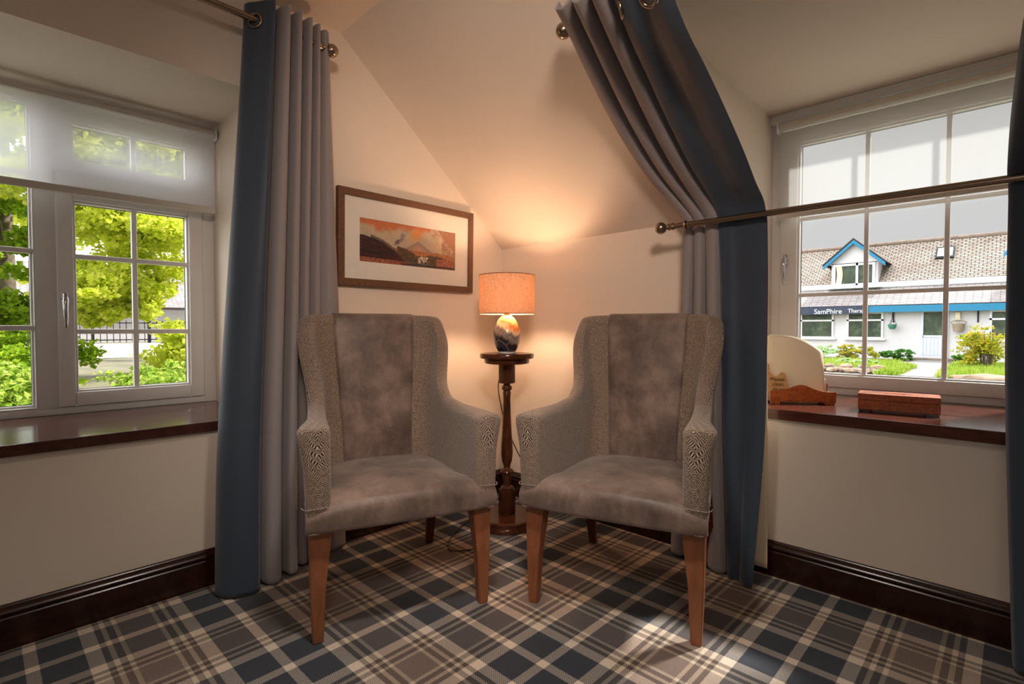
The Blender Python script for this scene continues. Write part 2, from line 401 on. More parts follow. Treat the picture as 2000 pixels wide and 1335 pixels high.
m.poly([(0, RY0, 2.087), (0, RY1, 2.087), (0, RY1, ZC), (0, RY0, ZC)])
m.poly([(0, YS, 0), (0, RY0, 0), (0, RY0, ZC), (0, YS, ZC)])
m.poly([(0, RY1, .6), (-.70, RY1, .6), (-.70, RY1, 2.1), (0, RY1, 2.087)])
m.poly([(0, RY0, .6), (-.70, RY0, .6), (-.70, RY0, 2.1), (0, RY0, 2.087)])
m.poly([(0, RY0, 2.087), (0, RY1, 2.087), (-.70, RY1, 2.1), (-.70, RY0, 2.1)])
tag(m.build('wall_left', M['wall'], fix=False), kind='structure')
m = MB()   # right (eaves) wall with the dormer recess
m.poly([(0, 0, 0), (X0, 0, 0), (X0, 0, ZK), (0, 0, ZK)])
m.poly([(X0, 0, 0), (X1, 0, 0), (X1, 0, .69), (X0, 0, .69)])
m.poly([(X1, 0, 0), (XE, 0, 0), (XE, 0, ZK), (X1, 0, ZK)])
for x in (X0, X1): m.poly([(x, 0, .6), (x, .76, .6), (x, .76, ZD), (x, YD, ZD), (x, 0, ZK)])
tag(m.build('wall_right', M['wall'], fix=False), kind='structure')
m = MB(); m.poly([(0, YS, 0), (XE, YS, 0), (XE, YS, ZC), (0, YS, ZC)]); tag(m.build('wall_rear', M['wall'], fix=False), kind='structure')
m = MB(); m.poly([(XE, YS, 0), (XE, 0, 0), (XE, 0, ZK), (XE, YF, ZC), (XE, YS, ZC)]); tag(m.build('wall_east', M['wall'], fix=False), kind='structure')

# skirting boards: moulded profile (offset from wall, z)
SK = [(.0, 0), (.022, 0), (.022, .104), (.019, .108), (.019, .113), (.024, .117), (.026, .124), (.022, .131), (.014, .136), (.012, .143), (.006, .148), (0, .148)]
def skirt(name, a, b, axis):
    m = MB(); G = []
    for t in (a, b): G.append([((d, t, z) if axis == 'y' else (t, -d, z)) for d, z in SK])
    m.grid(G); o = m.build(name, M['skirting'], smooth=True, sharp=35); return tag(o, kind='structure')
skirt('baseboard_left', YS, 0, 'y'); skirt('baseboard_right', 0, XE, 'x')

# sills (worktop-like boards of dark varnished wood)
m = MB(); m.box((-.66, RY0, .637), (.022, RY1, .677), .003)
tag(m.build('trim_1', M['sill']), 'dark varnished wooden sill of the left window', kind='structure')
m = MB(); m.box((X0, -.022, .674), (X1, .74, .718), .003)
tag(m.build('trim_2', M['sill2']), 'dark varnished wooden sill of the right window', kind='structure')

# ---------------------------------------------------------- left window (plane x = -.645, faces +x)
def ring(m, mk, u0, u1, v0, v1, w, d0, d1, bev=.004):
    """rectangular frame; mk(u,v,d)->point; w = bar width"""
    if not isinstance(w, tuple): w = (w, w, w, w)   # left,right,bottom,top
    def bx(a0, a1, b0, b1):
        p = mk(a0, b0, d0); q = mk(a1, b1, d1); m.box(p, q, bev)
    bx(u0, u0+w[0], v0, v1); bx(u1-w[1], u1, v0, v1); bx(u0+w[0]-.001, u1-w[1]+.001, v0, v0+w[2]); bx(u0+w[0]-.001, u1-w[1]+.001, v1-w[3], v1)
mkL = lambda u, v, d: (-.645+d, u, v)
XW = -.645
wl = empty('window_1', (0, 0, 0)); tag(wl, 'white casement window with small panes looking on lime green trees', 'window', kind='structure')
m = MB(); ring(m, mkL, RY0, RY1, .677, 2.10, (.06, .055, .032, .055), -.06, .0)
m.box(mkL(-2.188, .70, -.06), mkL(-2.108, 2.06, 0), .004)      # mullions
m.box(mkL(-2.80+.0, .70, -.06), mkL(-2.84, 2.06, 0), .004)
m.box(mkL(-2.13, 1.675, -.06), mkL(-1.54, 1.765, 0), .004)      # transom
m.build('window_frame', M['upvc'], wl, smooth=True, sharp=40)
def sash(u0, u1, v0, v1, w, vm, hm, name='sash', d=.018, mk=mkL, parent=None, barw=.022):
    m = MB(); ring(m, mk, u0, u1, v0, v1, w, -.035, d, .006)
    W4 = w if isinstance(w, tuple) else (w,)*4
    # inner glazing bead
    ring(m, mk, u0+W4[0]-.001, u1-W4[1]+.001, v0+W4[2]-.001, v1-W4[3]+.001, .010, -.03, d-.012, .003)
    for a in vm: m.box(mk(a-barw/2, v0+W4[2], -.022), mk(a+barw/2, v1-W4[3], 0), .004)
    for b in hm: m.box(mk(u0+W4[0], b-barw/2, -.0215), mk(u1-W4[1], b+barw/2, -.0005), .004)
    o = m.build(name, M['upvc'], parent, smooth=True, sharp=40)
    g = MB(); gs = MB()
    a0, a1, b0, b1 = u0+W4[0]+.004, u1-W4[1]-.004, v0+W4[2]+.004, v1-W4[3]-.004
    g.poly([mk(a0, b0, -.024), mk(a1, b0, -.024), mk(a1, b1, -.024), mk(a0, b1, -.024)]); g.build('pane', M['glass'], o)
    ring(gs, mk, a0-.001, a1+.001, b0-.001, b1+.001, .008, -.034, -.026, 0); gs.build('seal', M['gasket'], o)
    return o
sash(-2.118, -1.548, .712, 1.690, (.058, .062, .062, .062), [-1.834], [1.045, 1.382], parent=wl)
sash(-2.118, -1.548, 1.752, 2.035, (.058, .062, .050, .062), [-1.831], [], parent=wl)
sash(-2.80, -2.185, .708, 2.045, (.02, .010, .010, .020), [-2.50], [1.061, 1.391, 1.72], 'fixed_light', 0, parent=wl)
def handle(mk, u, v, parent, flip=1):
    m = MB(); p = lambda a, b, d: Vector(mk(u+a, v+b, d))
    m.box(mk(u-.011, v-.01, .016), mk(u+.011, v+.058, .028), .005)
    m.tube([p(0, .028, .026), p(0, .028, .048)], .011, 16)
    pts = [p(0, .036, .047), p(0, .02, .052), p(-.001, -.01, .055), p(0, -.05, .052), p(.001, -.085, .047), p(.001, -.1, .043)]
    m.tube(pts, [.009, .011, .0095, .0085, .0065, .003], 14)
    return m.build('handle', M['chrome'], parent, smooth=True, sharp=50)
handle(mkL, -2.094, 1.16, wl)
m = MB(); m.box(mkL(-1.80, 1.758, .0), mkL(-1.68, 1.772, .035), .004); m.build('stay', M['upvc'], wl)

# ---------------------------------------------------------- right window (plane y = .72, faces -y)
mkR = lambda u, v, d: (u, .72-d, v)
wr = empty('window_2', (0, 0, 0)); tag(wr, 'white dormer window with nine panes looking on the white building', 'window', kind='structure')
m = MB(); ring(m, mkR, X0, X1, .718, ZD, (.045, .05, .036, .075), -.06, .0)
m.box(mkR(X0, ZD-.045, -.02), mkR(X1, ZD, .05), .006)
m.build('window_frame', M['upvc'], wr, smooth=True, sharp=40)
sash(X0+.048, X1-.055, .755, 2.125, (.085, .10, .064, .08), [1.847, 2.157], [1.238, 1.645], parent=wr, mk=mkR, barw=.020)
handle(mkR, 1.484, 1.40, wr)

# ---------------------------------------------------------- roller blinds
def blind(name, label, mk, u0, u1, ztop, zbot, mat, rr, dfab):
    b = empty(name, mk((u0+u1)/2, ztop, 0)); inv = Vector(b.location)
    def sh(p): return tuple(Vector(p)-inv)
    m = MB(); m.poly([sh(mk(u0+.01, zbot, dfab)), sh(mk(u1-.01, zbot, dfab)), sh(mk(u1-.01, ztop, dfab)), sh(mk(u0+.01, ztop, dfab))]); m.build('blind_fabric', mat, b)
    m = MB(); m.tube([sh(mk(u0, ztop, dfab-rr+.002)), sh(mk(u1, ztop, dfab-rr+.002))], rr, 24); m.build('roller', M['blindbar'], b, smooth=True, sharp=40)
    m = MB(); m.box(sh(mk(u0+.008, zbot-.030, dfab-.006)), sh(mk(u1-.008, zbot+.002, dfab+.006)), .004); m.build('bottom_bar', M['blindbar'], b)
    for u, s_ in ((u0, -1), (u1, 1)):
        m = MB()
        m.box(sh(mk(u-.004*s_, ztop-.034, dfab-2*rr)), sh(mk(u+.003*s_, ztop+.020, dfab+.010)), .002)
        m.tube([sh(mk(u-.010*s_, ztop, dfab-rr)), sh(mk(u+.006*s_, ztop, dfab-rr))], .015, 16)
        m.build('bracket', M['white'], b, smooth=True, sharp=40)
    tag(b, label, 'blind'); return b
blind('roller_blind', 'sheer white roller blind half lowered over the window with the lime green trees', mkL, RY0+.03, RY1-.012, 2.045, 1.668, M['blind'], .021, .10)
blind('roller_blind', 'sheer white roller blind half lowered over the dormer window facing the white building', mkR, X0+.05, X1-.03, 2.135, 1.672, M['blindR'], .022, .085)

# ============================================================ CURTAIN POLES
def pole(name, label, a, b, r=.014, rb=.029, brk=None):
    e = empty(name, a); A = Vector(a); B = Vector(b)-A; d = B.normalized()
    m = MB(); m.tube([Vector((0, 0, 0)), B], r, 24); m.build('rod', M['nickel'], e, smooth=True, sharp=40)
    m = MB()
    m.tube([d*.0, -d*.012, -d*.016, -d*.022, -d*.026, -d*.036, -d*.040], [r+.003, r+.003, r+.001, r+.004, r+.0, r-.004, r-.002], 24)
    m.ball(-d*(.036+rb), rb, 32); m.build('finial', M['nickel'], e, smooth=True, sharp=60)
    for p, q in (brk or []):
        m = MB(); P = Vector(p)-A; Q = Vector(q)-A
        m.tube([P, Q], .007, 12); dd = (Q-P).normalized(); m.tube([Q-dd*.006, Q], .024, 24); m.torus(P, d, r+.004, .004, 24, 8)
        m.build('bracket', M['nickel'], e, smooth=True, sharp=40)
    return tag(e, label, 'curtain pole')
pole('curtain_pole', 'brushed nickel curtain pole at the top of the left wall', (.13, -1.285, 2.32), (.13, -3.3, 2.32), brk=[((.13, -1.30, 2.32), (0, -1.30, 2.32)), ((.13, -3.2, 2.32), (0, -3.2, 2.32))])
nrm = Vector((0, K, 1)).normalized()
def toslope(p): return tuple(Vector(p)+nrm*(((ZK-K*p[1])-p[2])*nrm.z))
pole('curtain_pole', 'nickel curtain pole above the dormer window at the top of the slope', (1.232, -.84, 2.158), (3.3, -.84, 2.158), brk=[((1.30, -.84, 2.158), (1.30, -.895, 2.31)), ((3.1, -.84, 2.158), (3.1, -.895, 2.31))])
pole('curtain_pole', 'lower nickel holdback pole crossing in front of the dormer window', (1.278, -.185, 1.516), (3.3, -.185, 1.508), r=.0125, rb=.027, brk=[((1.335, -.185, 1.516), (1.335, 0, 1.516)), ((3.2, -.185, 1.508), (3.2, 0, 1.508))])

# ============================================================ CURTAINS
def cloth(name, secs, mat, parent, vlev, n_v=60, n_s=200, thick=.004, s0=0, s1=1, hem=None):
    """secs: list of (m control sections) each a list of 3D points with equal count"""
    S = [cr(s, n_s) for s in secs]; T = np.array(S)                    # levels x n_s x 3
    lv = np.array(vlev, float); tt = np.linspace(lv[0], lv[-1], n_v); G = []
    P = cr([tuple(T[i].ravel()) for i in range(len(T))], 200)           # smooth through the levels
    tl = np.interp(np.linspace(0, len(T)-1, 200), range(len(T)), lv)
    for t in tt:
        i = np.interp(t, tl, range(200)) if tl[-1] > tl[0] else np.interp(-t, -tl, range(200))
        a = int(i); f = i-a; b = min(a+1, 199)
        G.append((P[a]*(1-f)+P[b]*f).reshape(-1, 3))
    G = np.array(G); i0, i1 = int(s0*(n_s-1)), int(s1*(n_s-1))
    G = G[:, i0:i1+1]
    mb = MB(); mb.grid([[tuple(p) for p in r] for r in G]); o = mb.build(name, mat, parent, smooth=True)
    md = o.modifiers.new('thick', 'SOLIDIFY'); md.thickness = thick; md.offset = 0
    return o

# left curtain: cross sections (y, x), top is squeezed onto the pole
secL_top = [(-1.530, .040), (-1.560, .050), (-1.572, .075), (-1.566, .100), (-1.545, .130), (-1.515, .180), (-1.497, .195), (-1.486, .16), (-1.478, .10),
            (-1.470, .10), (-1.462, .17), (-1.448, .205), (-1.432, .19), (-1.425, .12), (-1.418, .08), (-1.408, .14), (-1.395, .195), (-1.380, .18), (-1.374, .10), (-1.366, .08),
            (-1.356, .13), (-1.345, .185), (-1.330, .17), (-1.325, .10), (-1.316, .08), (-1.308, .12), (-1.298, .165), (-1.285, .150), (-1.28, .10), (-1.27, .11), (-1.255, .14), (-1.238, .13), (-1.222, .10), (-1.215, .06)]
secL_bot = [(-1.650, .075), (-1.70, .085), (-1.728, .12), (-1.725, .17), (-1.69, .215), (-1.64, .235), (-1.60, .225), (-1.588, .18), (-1.582, .12),
            (-1.575, .12), (-1.565, .18), (-1.545, .215), (-1.510, .215), (-1.492, .16), (-1.482, .10), (-1.470, .14), (-1.455, .185), (-1.425, .18), (-1.412, .12), (-1.405, .08),
            (-1.395, .11), (-1.378, .135), (-1.355, .125), (-1.345, .08), (-1.335, .055), (-1.322, .08), (-1.300, .105), (-1.275, .09), (-1.262, .06), (-1.245, .07), (-1.215, .09), (-1.175, .085), (-1.145, .07), (-1.130, .045)]
lc = empty('curtain', (.12, -1.45, 0)); o0 = Vector(lc.location)
def Lsec(t, z, bulge=0):
    out = []
    for (y0, x0), (y1, x1) in zip(secL_top, secL_bot):
        y = y0+(y1-y0)*t; x = x0+(x1-x0)*t
        out.append((x-o0.x, y-o0.y+bulge*(1 if y < -1.58 else 0), z))
    return out
Lz = [(0, 2.395), (.04, 2.30), (.30, 1.75), (.62, 1.15), (.9, .55), (1, .012)]
secsL = [Lsec(t, z) for t, z in Lz]; lvL = [0, .04, .3, .6, .8, 1]
SPL = 8.35/33
cloth('navy_panel', secsL, M['navy'], lc, lvL, 90, 330, s1=SPL)
cloth('grey_panel', secsL, M['grey'], lc, lvL, 90, 330, s0=SPL)
for (x, y), ax in (((.134, -1.549), (.64, -.77, 0)),):
    m = MB(); m.torus((x-o0.x+.005, y-o0.y-.007, 2.312), ax, .027, .005, 32, 8); m.build('eyelet', M['nickel'], lc, smooth=True)
tag(lc, 'long curtain hanging straight left of the framed picture, navy edge and grey pleats', 'curtain')

# right curtain: swept down the slope, pinned by the lower pole, then falling to the floor
Lp = [(1.26, -0.989, 2.153), (1.215, -0.852, 2.128), (1.177, -0.676, 2.043), (1.158, -0.515, 1.947), (1.164, -0.371, 1.839), (1.191, -0.254, 1.734), (1.24, -0.164, 1.638), (1.293, -0.12, 1.545)]
Mp = [(1.488, -1.025, 2.108), (1.451, -0.846, 2.033), (1.426, -0.676, 1.961), (1.409, -0.495, 1.86), (1.412, -0.338, 1.749), (1.425, -0.236, 1.669), (1.44, -0.17, 1.6), (1.462, -0.145, 1.53)]
Rp = [(1.667, -1.025, 2.057), (1.66, -0.864, 1.962), (1.652, -0.708, 1.906), (1.647, -0.54, 1.828), (1.649, -0.364, 1.718), (1.652, -0.246, 1.627), (1.655, -0.17, 1.575), (1.66, -0.15, 1.515)]
low = [((1.285, -.105, 1.46), (1.460, -.135, 1.46), (1.662, -.14, 1.46)), ((1.275, -.095, 1.15), (1.468, -.12, 1.15), (1.665, -.135, 1.15)),
       ((1.250, -.095, .60), (1.487, -.13, .60), (1.664, -.15, .60)), ((1.228, -.085, .012), (1.525, -.150, .012), (1.642, -.205, .012))]
# pleat offsets (fraction along grey, depth) and (fraction along navy, depth)
gp = [(0, -.2), (.07, .9), (.20, 1.0), (.26, .2), (.30, -.8), (.35, .4), (.46, 1.0), (.54, .6), (.58, -.4), (.62, -.9), (.67, .2), (.78, 1.0), (.90, .9), (.96, .0), (1.0, -.8)]
npf = [(0, -.8), (.04, .5), (.10, 1.1), (.24, 1.0), (.38, .35), (.5, .2), (.62, .55), (.78, .7), (.9, .45), (1.0, .1)]
rc = empty('curtain', (1.45, -.13, 0)); o1 = Vector(rc.location)
def Rsec(a, b, c, n, ag, an):
    a, b, c = Vector(a), Vector(b), Vector(c); out = []
    for f, d in gp: out.append(tuple(a.lerp(b, f)+n*(ag*d)-o1))
    for f, d in npf: out.append(tuple(b.lerp(c, f)+n*(an*d)-o1))
    return out
n1 = Vector((0, -.60, -.80)); n2 = Vector((0, -1, 0)); secsR = []
ampg = [.050, .046, .042, .036, .030, .024, .016, .008]; ampn = [.030, .030, .030, .028, .026, .022, .012, .004]
for i in range(8):
    n = n1.lerp(n2, (i/7)**2).normalized(); secsR.append(Rsec(Lp[i], Mp[i], Rp[i], n, ampg[i], ampn[i]))
for (a, b, c), ag, an in zip(low, (.014, .026, .034, .036), (.008, .014, .020, .026)): secsR.append(Rsec(a, b, c, n2, ag, an))
lvR = [0, .08, .16, .24, .31, .37, .42, .47, .50, .62, .82, 1.0]
SPR = 14.6/24
cloth('grey_panel', secsR, M['grey'], rc, lvR, 120, 300, s1=SPR)
cloth('navy_panel', secsR, M['navy'], rc, lvR, 120, 300, s0=SPR)
# lining showing behind the lower navy edge
lin = [[(p[0]-.008, -.085-o1.y-.000, p[2]) for p in (Vector(c)-o1+Vector((-.2, 0, 0)), Vector(c)-o1+Vector((-.1, 0, 0)), Vector(c)-o1, )] for c in [(1.655, 0, 1.44), (1.655, 0, 1.1), (1.662, 0, .6), (1.668, 0, .055)]]
cloth('lining', lin, M['lining'], rc, [0, .3, .6, 1], 30, 12)
def ringat(p, ax, parent, o):
    m = MB(); m.torus(Vector(p)-o, ax, .026, .006, 32, 8); m.build('eyelet', M['nickel'], parent, smooth=True)
ringat((1.503, -0.985, 2.033), (1, .5, .3), rc, o1); ringat((1.619, -1.022, 2.002), (.15, .62, .78), rc, o1)
tag(rc, 'curtain swept aside by the lower pole beside the dormer window, grey pleats and navy edge', 'curtain')

# far right curtain: only its inner navy edge is in view
fc = empty('curtain', (2.6, -.13, 0)); o2 = Vector(fc.location)
fl_e = [(2.47, -.86, 2.11), (2.400, -.60, 1.885), (2.372, -.35, 1.70), (2.362, -.165, 1.54), (2.366, -.14, 1.46), (2.368, -.14, .95), (2.382, -.14, .5), (2.402, -.16, .012)]
secsF = []
for i, p in enumerate(fl_e):
    wd = [.5, .42, .34, .27, .26, .30, .34, .36][i]; am = [.04, .035, .03, .012, .01, .025, .03, .03][i]; n = n1 if i < 3 else n2; s = []
    for f, d in [(0, 0), (.03, .7), (.1, 1), (.2, .9), (.28, 0), (.32, -.6), (.38, .5), (.5, 1), (.6, .6), (.66, -.4), (.74, .4), (.85, 1), (1, .3)]:
        s.append(tuple(Vector(p)+Vector((wd*f, 0, 0))+n*(am*d)-o2))
    secsF.append(s)
lvF = [0, .14, .28, .42, .47, .65, .82, 1]
cloth('navy_panel', secsF, M['navy'], fc, lvF, 90, 160, s1=.45); cloth('grey_panel', secsF, M['grey'], fc, lvF, 90, 160, s0=.45)
tag(fc, 'dark navy curtain at the right edge of the photo, held back by the lower pole', 'curtain')

# ============================================================ ARMCHAIRS
PO = [(0, -.572), (.10, -.572), (.19, -.570), (.255, -.556), (.290, -.520), (.298, -.475), (.300, -.435), (.303, -.36), (.314, -.23), (.328, -.10), (.342, .0)]
PI_ = [(0, -.500), (.10, -.500), (.175, -.498), (.212, -.478), (.226, -.452), (.232, -.425), (.236, -.395), (.240, -.33), (.246, -.21), (.252, -.10), (.256, .0)]
HH = [1.122, 1.122, 1.122, 1.120, 1.112, 1.03, .83, .765, .750, .742, .735]
NU = 90
po = cr(PO, NU); pi_ = cr(PI_, NU); hh = np.interp(np.linspace(0, 10, NU), range(11), HH)
ker = np.array([1, 2, 3, 2, 1])/9.; hp = np.pad(hh, 2, mode='edge'); hh = np.convolve(hp, ker, 'valid')
def half_sections():
    secs = []; arc = 0; prev = None
    cap = [(0, 1.0, 0), (.016, .985, .0), (.029, .92, .001), (.036, .78, .003), (.040, .45, .006), (.041, .0, .008)]
    st = [(po[i], pi_[i], hh[i], i/(NU-1)) for i in range(NU)]
    lo, li = po[-1], pi_[-1]
    for dy, f, dh in cap[1:]:
        mid = (lo+li)/2;  st.append((np.array([mid[0]+(lo[0]-mid[0])*f, lo[1]+dy]), np.array([mid[0]+(li[0]-mid[0])*f, li[1]+dy]), hh[-1]-dh, 1.0))
    for (o, i_, H, u) in st:
        mid = (o+i_)/2
        if prev is not None: arc += np.linalg.norm(mid-prev)
        prev = mid; sec = []
        wt = 1-sm(.35, .75, u)                    # how much this station belongs to the leaning back
        wf = sm(.20, .42, u)*(1-sm(.62, .78, u))  # wing flare
        T = max(1e-4, np.linalg.norm(o-i_)); r = min(T/2, .036-.014*sm(.80, .95, u))
        Tc = (.28+.72*(1-sm(.70, .95, u)))*(np.linalg.norm(lo-li) if u >= 1.0 else T)
        def pt(f, z):  # f 0 inner .. 1 outer
            p = i_+(o-i_)*f; y = p[1]-.085*wt*max(0, (z-.46)/.66)**1.15; x = p[0]+.032*wf*sm(.76, 1.02, z)+.010*(u > .7)*sm(.62, .74, z)*0
            x += (.020*sm(.58, .735, z)*f-.006*(1-sm(.40, .60, z))*f)*sm(.80, 1.0, u)*min(1, T/.07)
            return (x, y, z)
        NZ = 22
        for k in range(NZ): sec.append((pt(0, .44+(H-r-.44)*k/(NZ-1)), .44+(H-r-.44)*k/(NZ-1)))
        for k in range(1, 10):
            a = PI*k/10; fx = (r/T)*(1-math.cos(a)) if k <= 5 else 1-(r/T)*(1+math.cos(a))
            if T > 2*r+1e-6: fx = np.interp(k, [0, 5, 5.01, 10], [0, r/T, 1-r/T, 1]) if False else ((r/T)*(1-math.cos(a)) if k < 5 else (.5 if k == 5 else 1-(r/T)*(1+math.cos(a))))
            sec.append((pt(fx, H-r+r*math.sin(a)), H-r+r*math.sin(a)+Tc*fx))
        for k in range(NZ): z = H-r+(.385-(H-r))*k/(NZ-1); sec.append((pt(1, z), z+Tc))
        secs.append((sec, arc))
    return secs
HS = half_sections()
def make_chair():
    root = empty('armchair')
    m = MB()
    P = np.array([[p for p, v in s] for s, a in HS]); D = np.vstack([np.zeros((1, P.shape[1])), np.cumsum(np.linalg.norm(np.diff(P[:, :, :2], axis=0), axis=2), axis=0)])
    VV = [[v for p, v in s] for s, a in HS]
    full = [([(-x, y, z) for x, y, z in P[i]], -D[i], VV[i]) for i in range(len(P)-1, 0, -1)]+[([tuple(q) for q in P[i]], D[i], VV[i]) for i in range(len(P))]
    m.grid([g for g, a, v in full], uv=[[(a[k]+5, v[k]) for k in range(len(g))] for g, a, v in full])
    bmesh.ops.remove_doubles(m.bm, verts=m.bm.verts, dist=.0004)
    m.build('shell', M['tweed'], root, smooth=True)
    # leather back panel
    m = MB(); G = []
    zs = list(np.linspace(.46, 1.122-.030, 26)); w = lambda z: .150+.028*sm(.5, 1.1, z)
    rows = [(z, 0, w(z)) for z in zs]+[(1.122-.030+.036*math.sin(a), .036*(1-math.cos(a)), w(1.12)) for a in np.linspace(.2, PI/2, 6)]
    rows += [(1.126, .055, w(1.12))]
    for z, dy, ww in rows:
        y0 = -.500-.085*max(0, (min(z, 1.1)-.46)/.66)**1.15
        G.append([(ww*s_, y0-dy+.004+.010*(1-s_*s_)*sm(.44, .6, z)*(1-sm(1.05, 1.12, z)), z) for s_ in np.linspace(-1, 1, 21)])
    m.grid(G); o = m.build('back_panel', M['leather'], root, smooth=True)
    md = o.modifiers.new('t', 'SOLIDIFY'); md.thickness = .006
    # rear leather/tweed closing board under the back is part of the shell; seat
    m = MB(); G = []
    for x in np.linspace(-.338, .338, 41):
        ax = abs(x)/.338
        zt = .500-.034*ax**3.2; rr = .035; yf = .046-.010*ax**6; row = []
        bow = .012*(1-ax**2)
        row += [(x*.80, -.53, .388), (x*.80, -.30, .387), (x, yf-.03+bow, .386-.002*(1-ax**2)), (x, yf-.02+bow, .386-.002*(1-ax**2)), (x, yf+bow-.004, .388), (x, yf+bow, .394)]
        for z in np.linspace(.40, zt-rr, 5): row.append((x, yf+bow+.004*math.sin(PI*(z-.39)/.1), z))
        for a in np.linspace(.25, PI/2, 6): row.append((x, yf+bow-rr*1.6*(1-math.cos(a)), zt-rr+rr*math.sin(a)))
        for y in np.linspace(yf-.09, -.53, 12):
            f = (yf-.09-y)/(yf-.09+.53); row.append((x*(1-.20*sm(0, .25, f)), y, zt+.012*math.sin(PI*min(1, f*1.15))*(1-ax**2)-.010*f))
        G.append(row)
    m.grid(G)
    # side caps
    for row in (G[0], G[-1]): m.poly(row)
    m.build('seat', M['leather'], root, smooth=True, sharp=50)
    # seam along the foot of each arm
    for s_ in (-1, 1):
        m = MB(); m.tube([(s_*.268, .046, .474), (s_*.300, .045, .471), (s_*.335, .040, .469), (s_*.347, .02, .468), (s_*.349, 0, .468)], .0016, 8); m.build('seam', M['seam'], root)
        L4 = [(.0, .300, -.020, .0175), (.20, .2985, -.024, .0255), (.395, .288, -.030, .0375)]
        m = MB(); G = []
        for z, cx, cy, h in L4:
            c = [(-1, -1), (1, -1), (1, 1), (-1, 1)]; G.append([(s_*(cx+.0)+h*a, cy+h*b, z) for a, b in c])
        V = m.grid(G, closev=True); m.bm.faces.new(V[0]); m.bm.faces.new(V[-1])
        bmesh.ops.bevel(m.bm, geom=[e for e in m.bm.edges], offset=.003, segments=2, affect='EDGES')
        m.build('leg', M['legwood'], root, smooth=True, sharp=40)
        m = MB(); G = []
        for z, cx, cy, h in [(0, .272, -.655, .0165), (.2, .270, -.595, .021), (.395, .262, -.520, .026)]:
            G.append([(s_*cx+h*a, cy+h*b, z) for a, b in [(-1, -1), (1, -1), (1, 1), (-1, 1)]])
        V = m.grid(G, closev=True); m.bm.faces.new(V[0]); m.bm.faces.new(V[-1])
        bmesh.ops.bevel(m.bm, geom=[e for e in m.bm.edges], offset=.003, segments=2, affect='EDGES')
        m.build('leg', M['legdark'], root, smooth=True, sharp=40)
    return root
chL = make_chair()
chL.location = (.831, -1.311, 0); chL.rotation_euler = (0, 0, math.atan2(-.353, .936)-PI/2)
def copy_tree(o, parent=None):
    c = o.copy(); COL.objects.link(c); c.parent = parent
    for ch in list(o.children): copy_tree(ch, c)
    return c
chR = copy_tree(chL)
chR.location = (1.354, -.811, 0); chR.rotation_euler = (0, 0, math.atan2(-.958, .288)-PI/2)
tag(chL, 'brown tweed and suede wing armchair below the framed picture', 'armchair', 'pair of matching wing armchairs')
tag(chR, 'brown tweed and suede wing armchair beside the swept back curtain', 'armchair', 'pair of matching wing armchairs')

# ============================================================ PEDESTAL TABLE + LAMP
TX, TY = .42, -.38
tb = empty('pedestal_table', (TX, TY, 0)); tag(tb, 'tall dark turned wood pedestal table standing in the corner between the armchairs', 'table')
m = MB(); m.lathe([(.168, .0), (.172, .004), (.172, .020), (.168, .026), (.158, .028), (.158, .036), (.162, .040), (.160, .050), (.154, .054)], n=64); m.build('base', M['table'], tb, smooth=True, sharp=40)
m = MB(); m.box((-.034, -.034, .053), (.034, .034, .190), .006)
m.lathe([(.02, .185), (.034, .190), (.036, .197), (.030, .204), (.022, .210), (.022, .236), (.025, .262), (.024, .272), (.034, .277), (.037, .285), (.034, .292), (.022, .300), (.017, .308), (.020, .322), (.028, .345), (.0325, .385), (.031, .43), (.026, .50), (.021, .60), (.0195, .68), (.022, .715), (.018, .722), (.026, .728), (.029, .738), (.026, .748), (.018, .754), (.018, .762)], n=40)
m.box((-.0335, -.0335, .762), (.0335, .0335, .872), .008)
m.build('stem', M['table'], tb, smooth=True, sharp=35)
m = MB(); m.lathe([(.10, .868), (.118, .872), (.122, .880), (.122, .892), (.118, .897)], n=64); m.lathe([(.136, .897), (.144, .900), (.146, .906), (.146, .920), (.143, .925), (.130, .9265), (.0, .9265)], n=64)
m.build('tabletop', M['table'], tb, smooth=True, sharp=35)

lp = empty('table_lamp', (TX, TY, .9265)); tag(lp, 'lit table lamp with a beige drum shade on a swirled ceramic egg base', 'lamp')
m = MB(); m.lathe([(.044, .0), (.046, .003), (.046, .008)], n=40); m.build('foot', M['white'], lp, smooth=True, sharp=40)
prof = [(.040, .006), (.050, .014), (.062, .036), (.071, .066), (.0735, .092), (.071, .120), (.062, .150), (.050, .175), (.036, .192), (.022, .202), (.012, .205)]
m = MB(); pf = cr(prof, 40); m.lathe([tuple(p) for p in pf], n=64); m.build('lamp_base', M['ceramic'], lp, smooth=True)
m = MB(); m.lathe([(.012, .203), (.016, .206), (.016, .212), (.013, .214), (.013, .226), (.018, .228), (.018, .250), (.014, .252)], n=32); m.build('bulb_holder', M['brass'], lp, smooth=True, sharp=40)
def emis(name, c, s):
    t = NT(name); e = t.n('ShaderNodeEmission'); e.inputs[0].default_value = c; e.inputs[1].default_value = s; return t.done(e.outputs[0])
m = MB(); m.lathe([(.012, .250), (.018, .262), (.028, .282), (.030, .298), (.026, .314), (.014, .325), (.0, .328)], n=32); m.build('bulb', emis('lit_bulb', (1, .635, .385, 1), 330), lp, smooth=True)
m = MB(); zs0, zs1 = .208, .418
m.lathe([(.146, zs0), (.150, zs0), (.150, zs1), (.1475, zs1), (.1475, zs0+.001), (.146, zs0)][1:5], n=96)
o = m.build('lamp_shade', M['shade'], lp, smooth=True, sharp=40)
bmx = bmesh.new(); bmx.from_mesh(o.data)
bmesh.ops.delete(bmx, geom=[f for f in bmx.faces if len(f.verts) > 8], context='FACES'); bmx.to_mesh(o.data); bmx.free()
for zz in (zs0+.002, zs1-.002): m = MB(); m.torus((0, 0, zz), (0, 0, 1), .1495, .0018, 64, 6); m.build('shade_ring', M['brass'], lp, smooth=True)
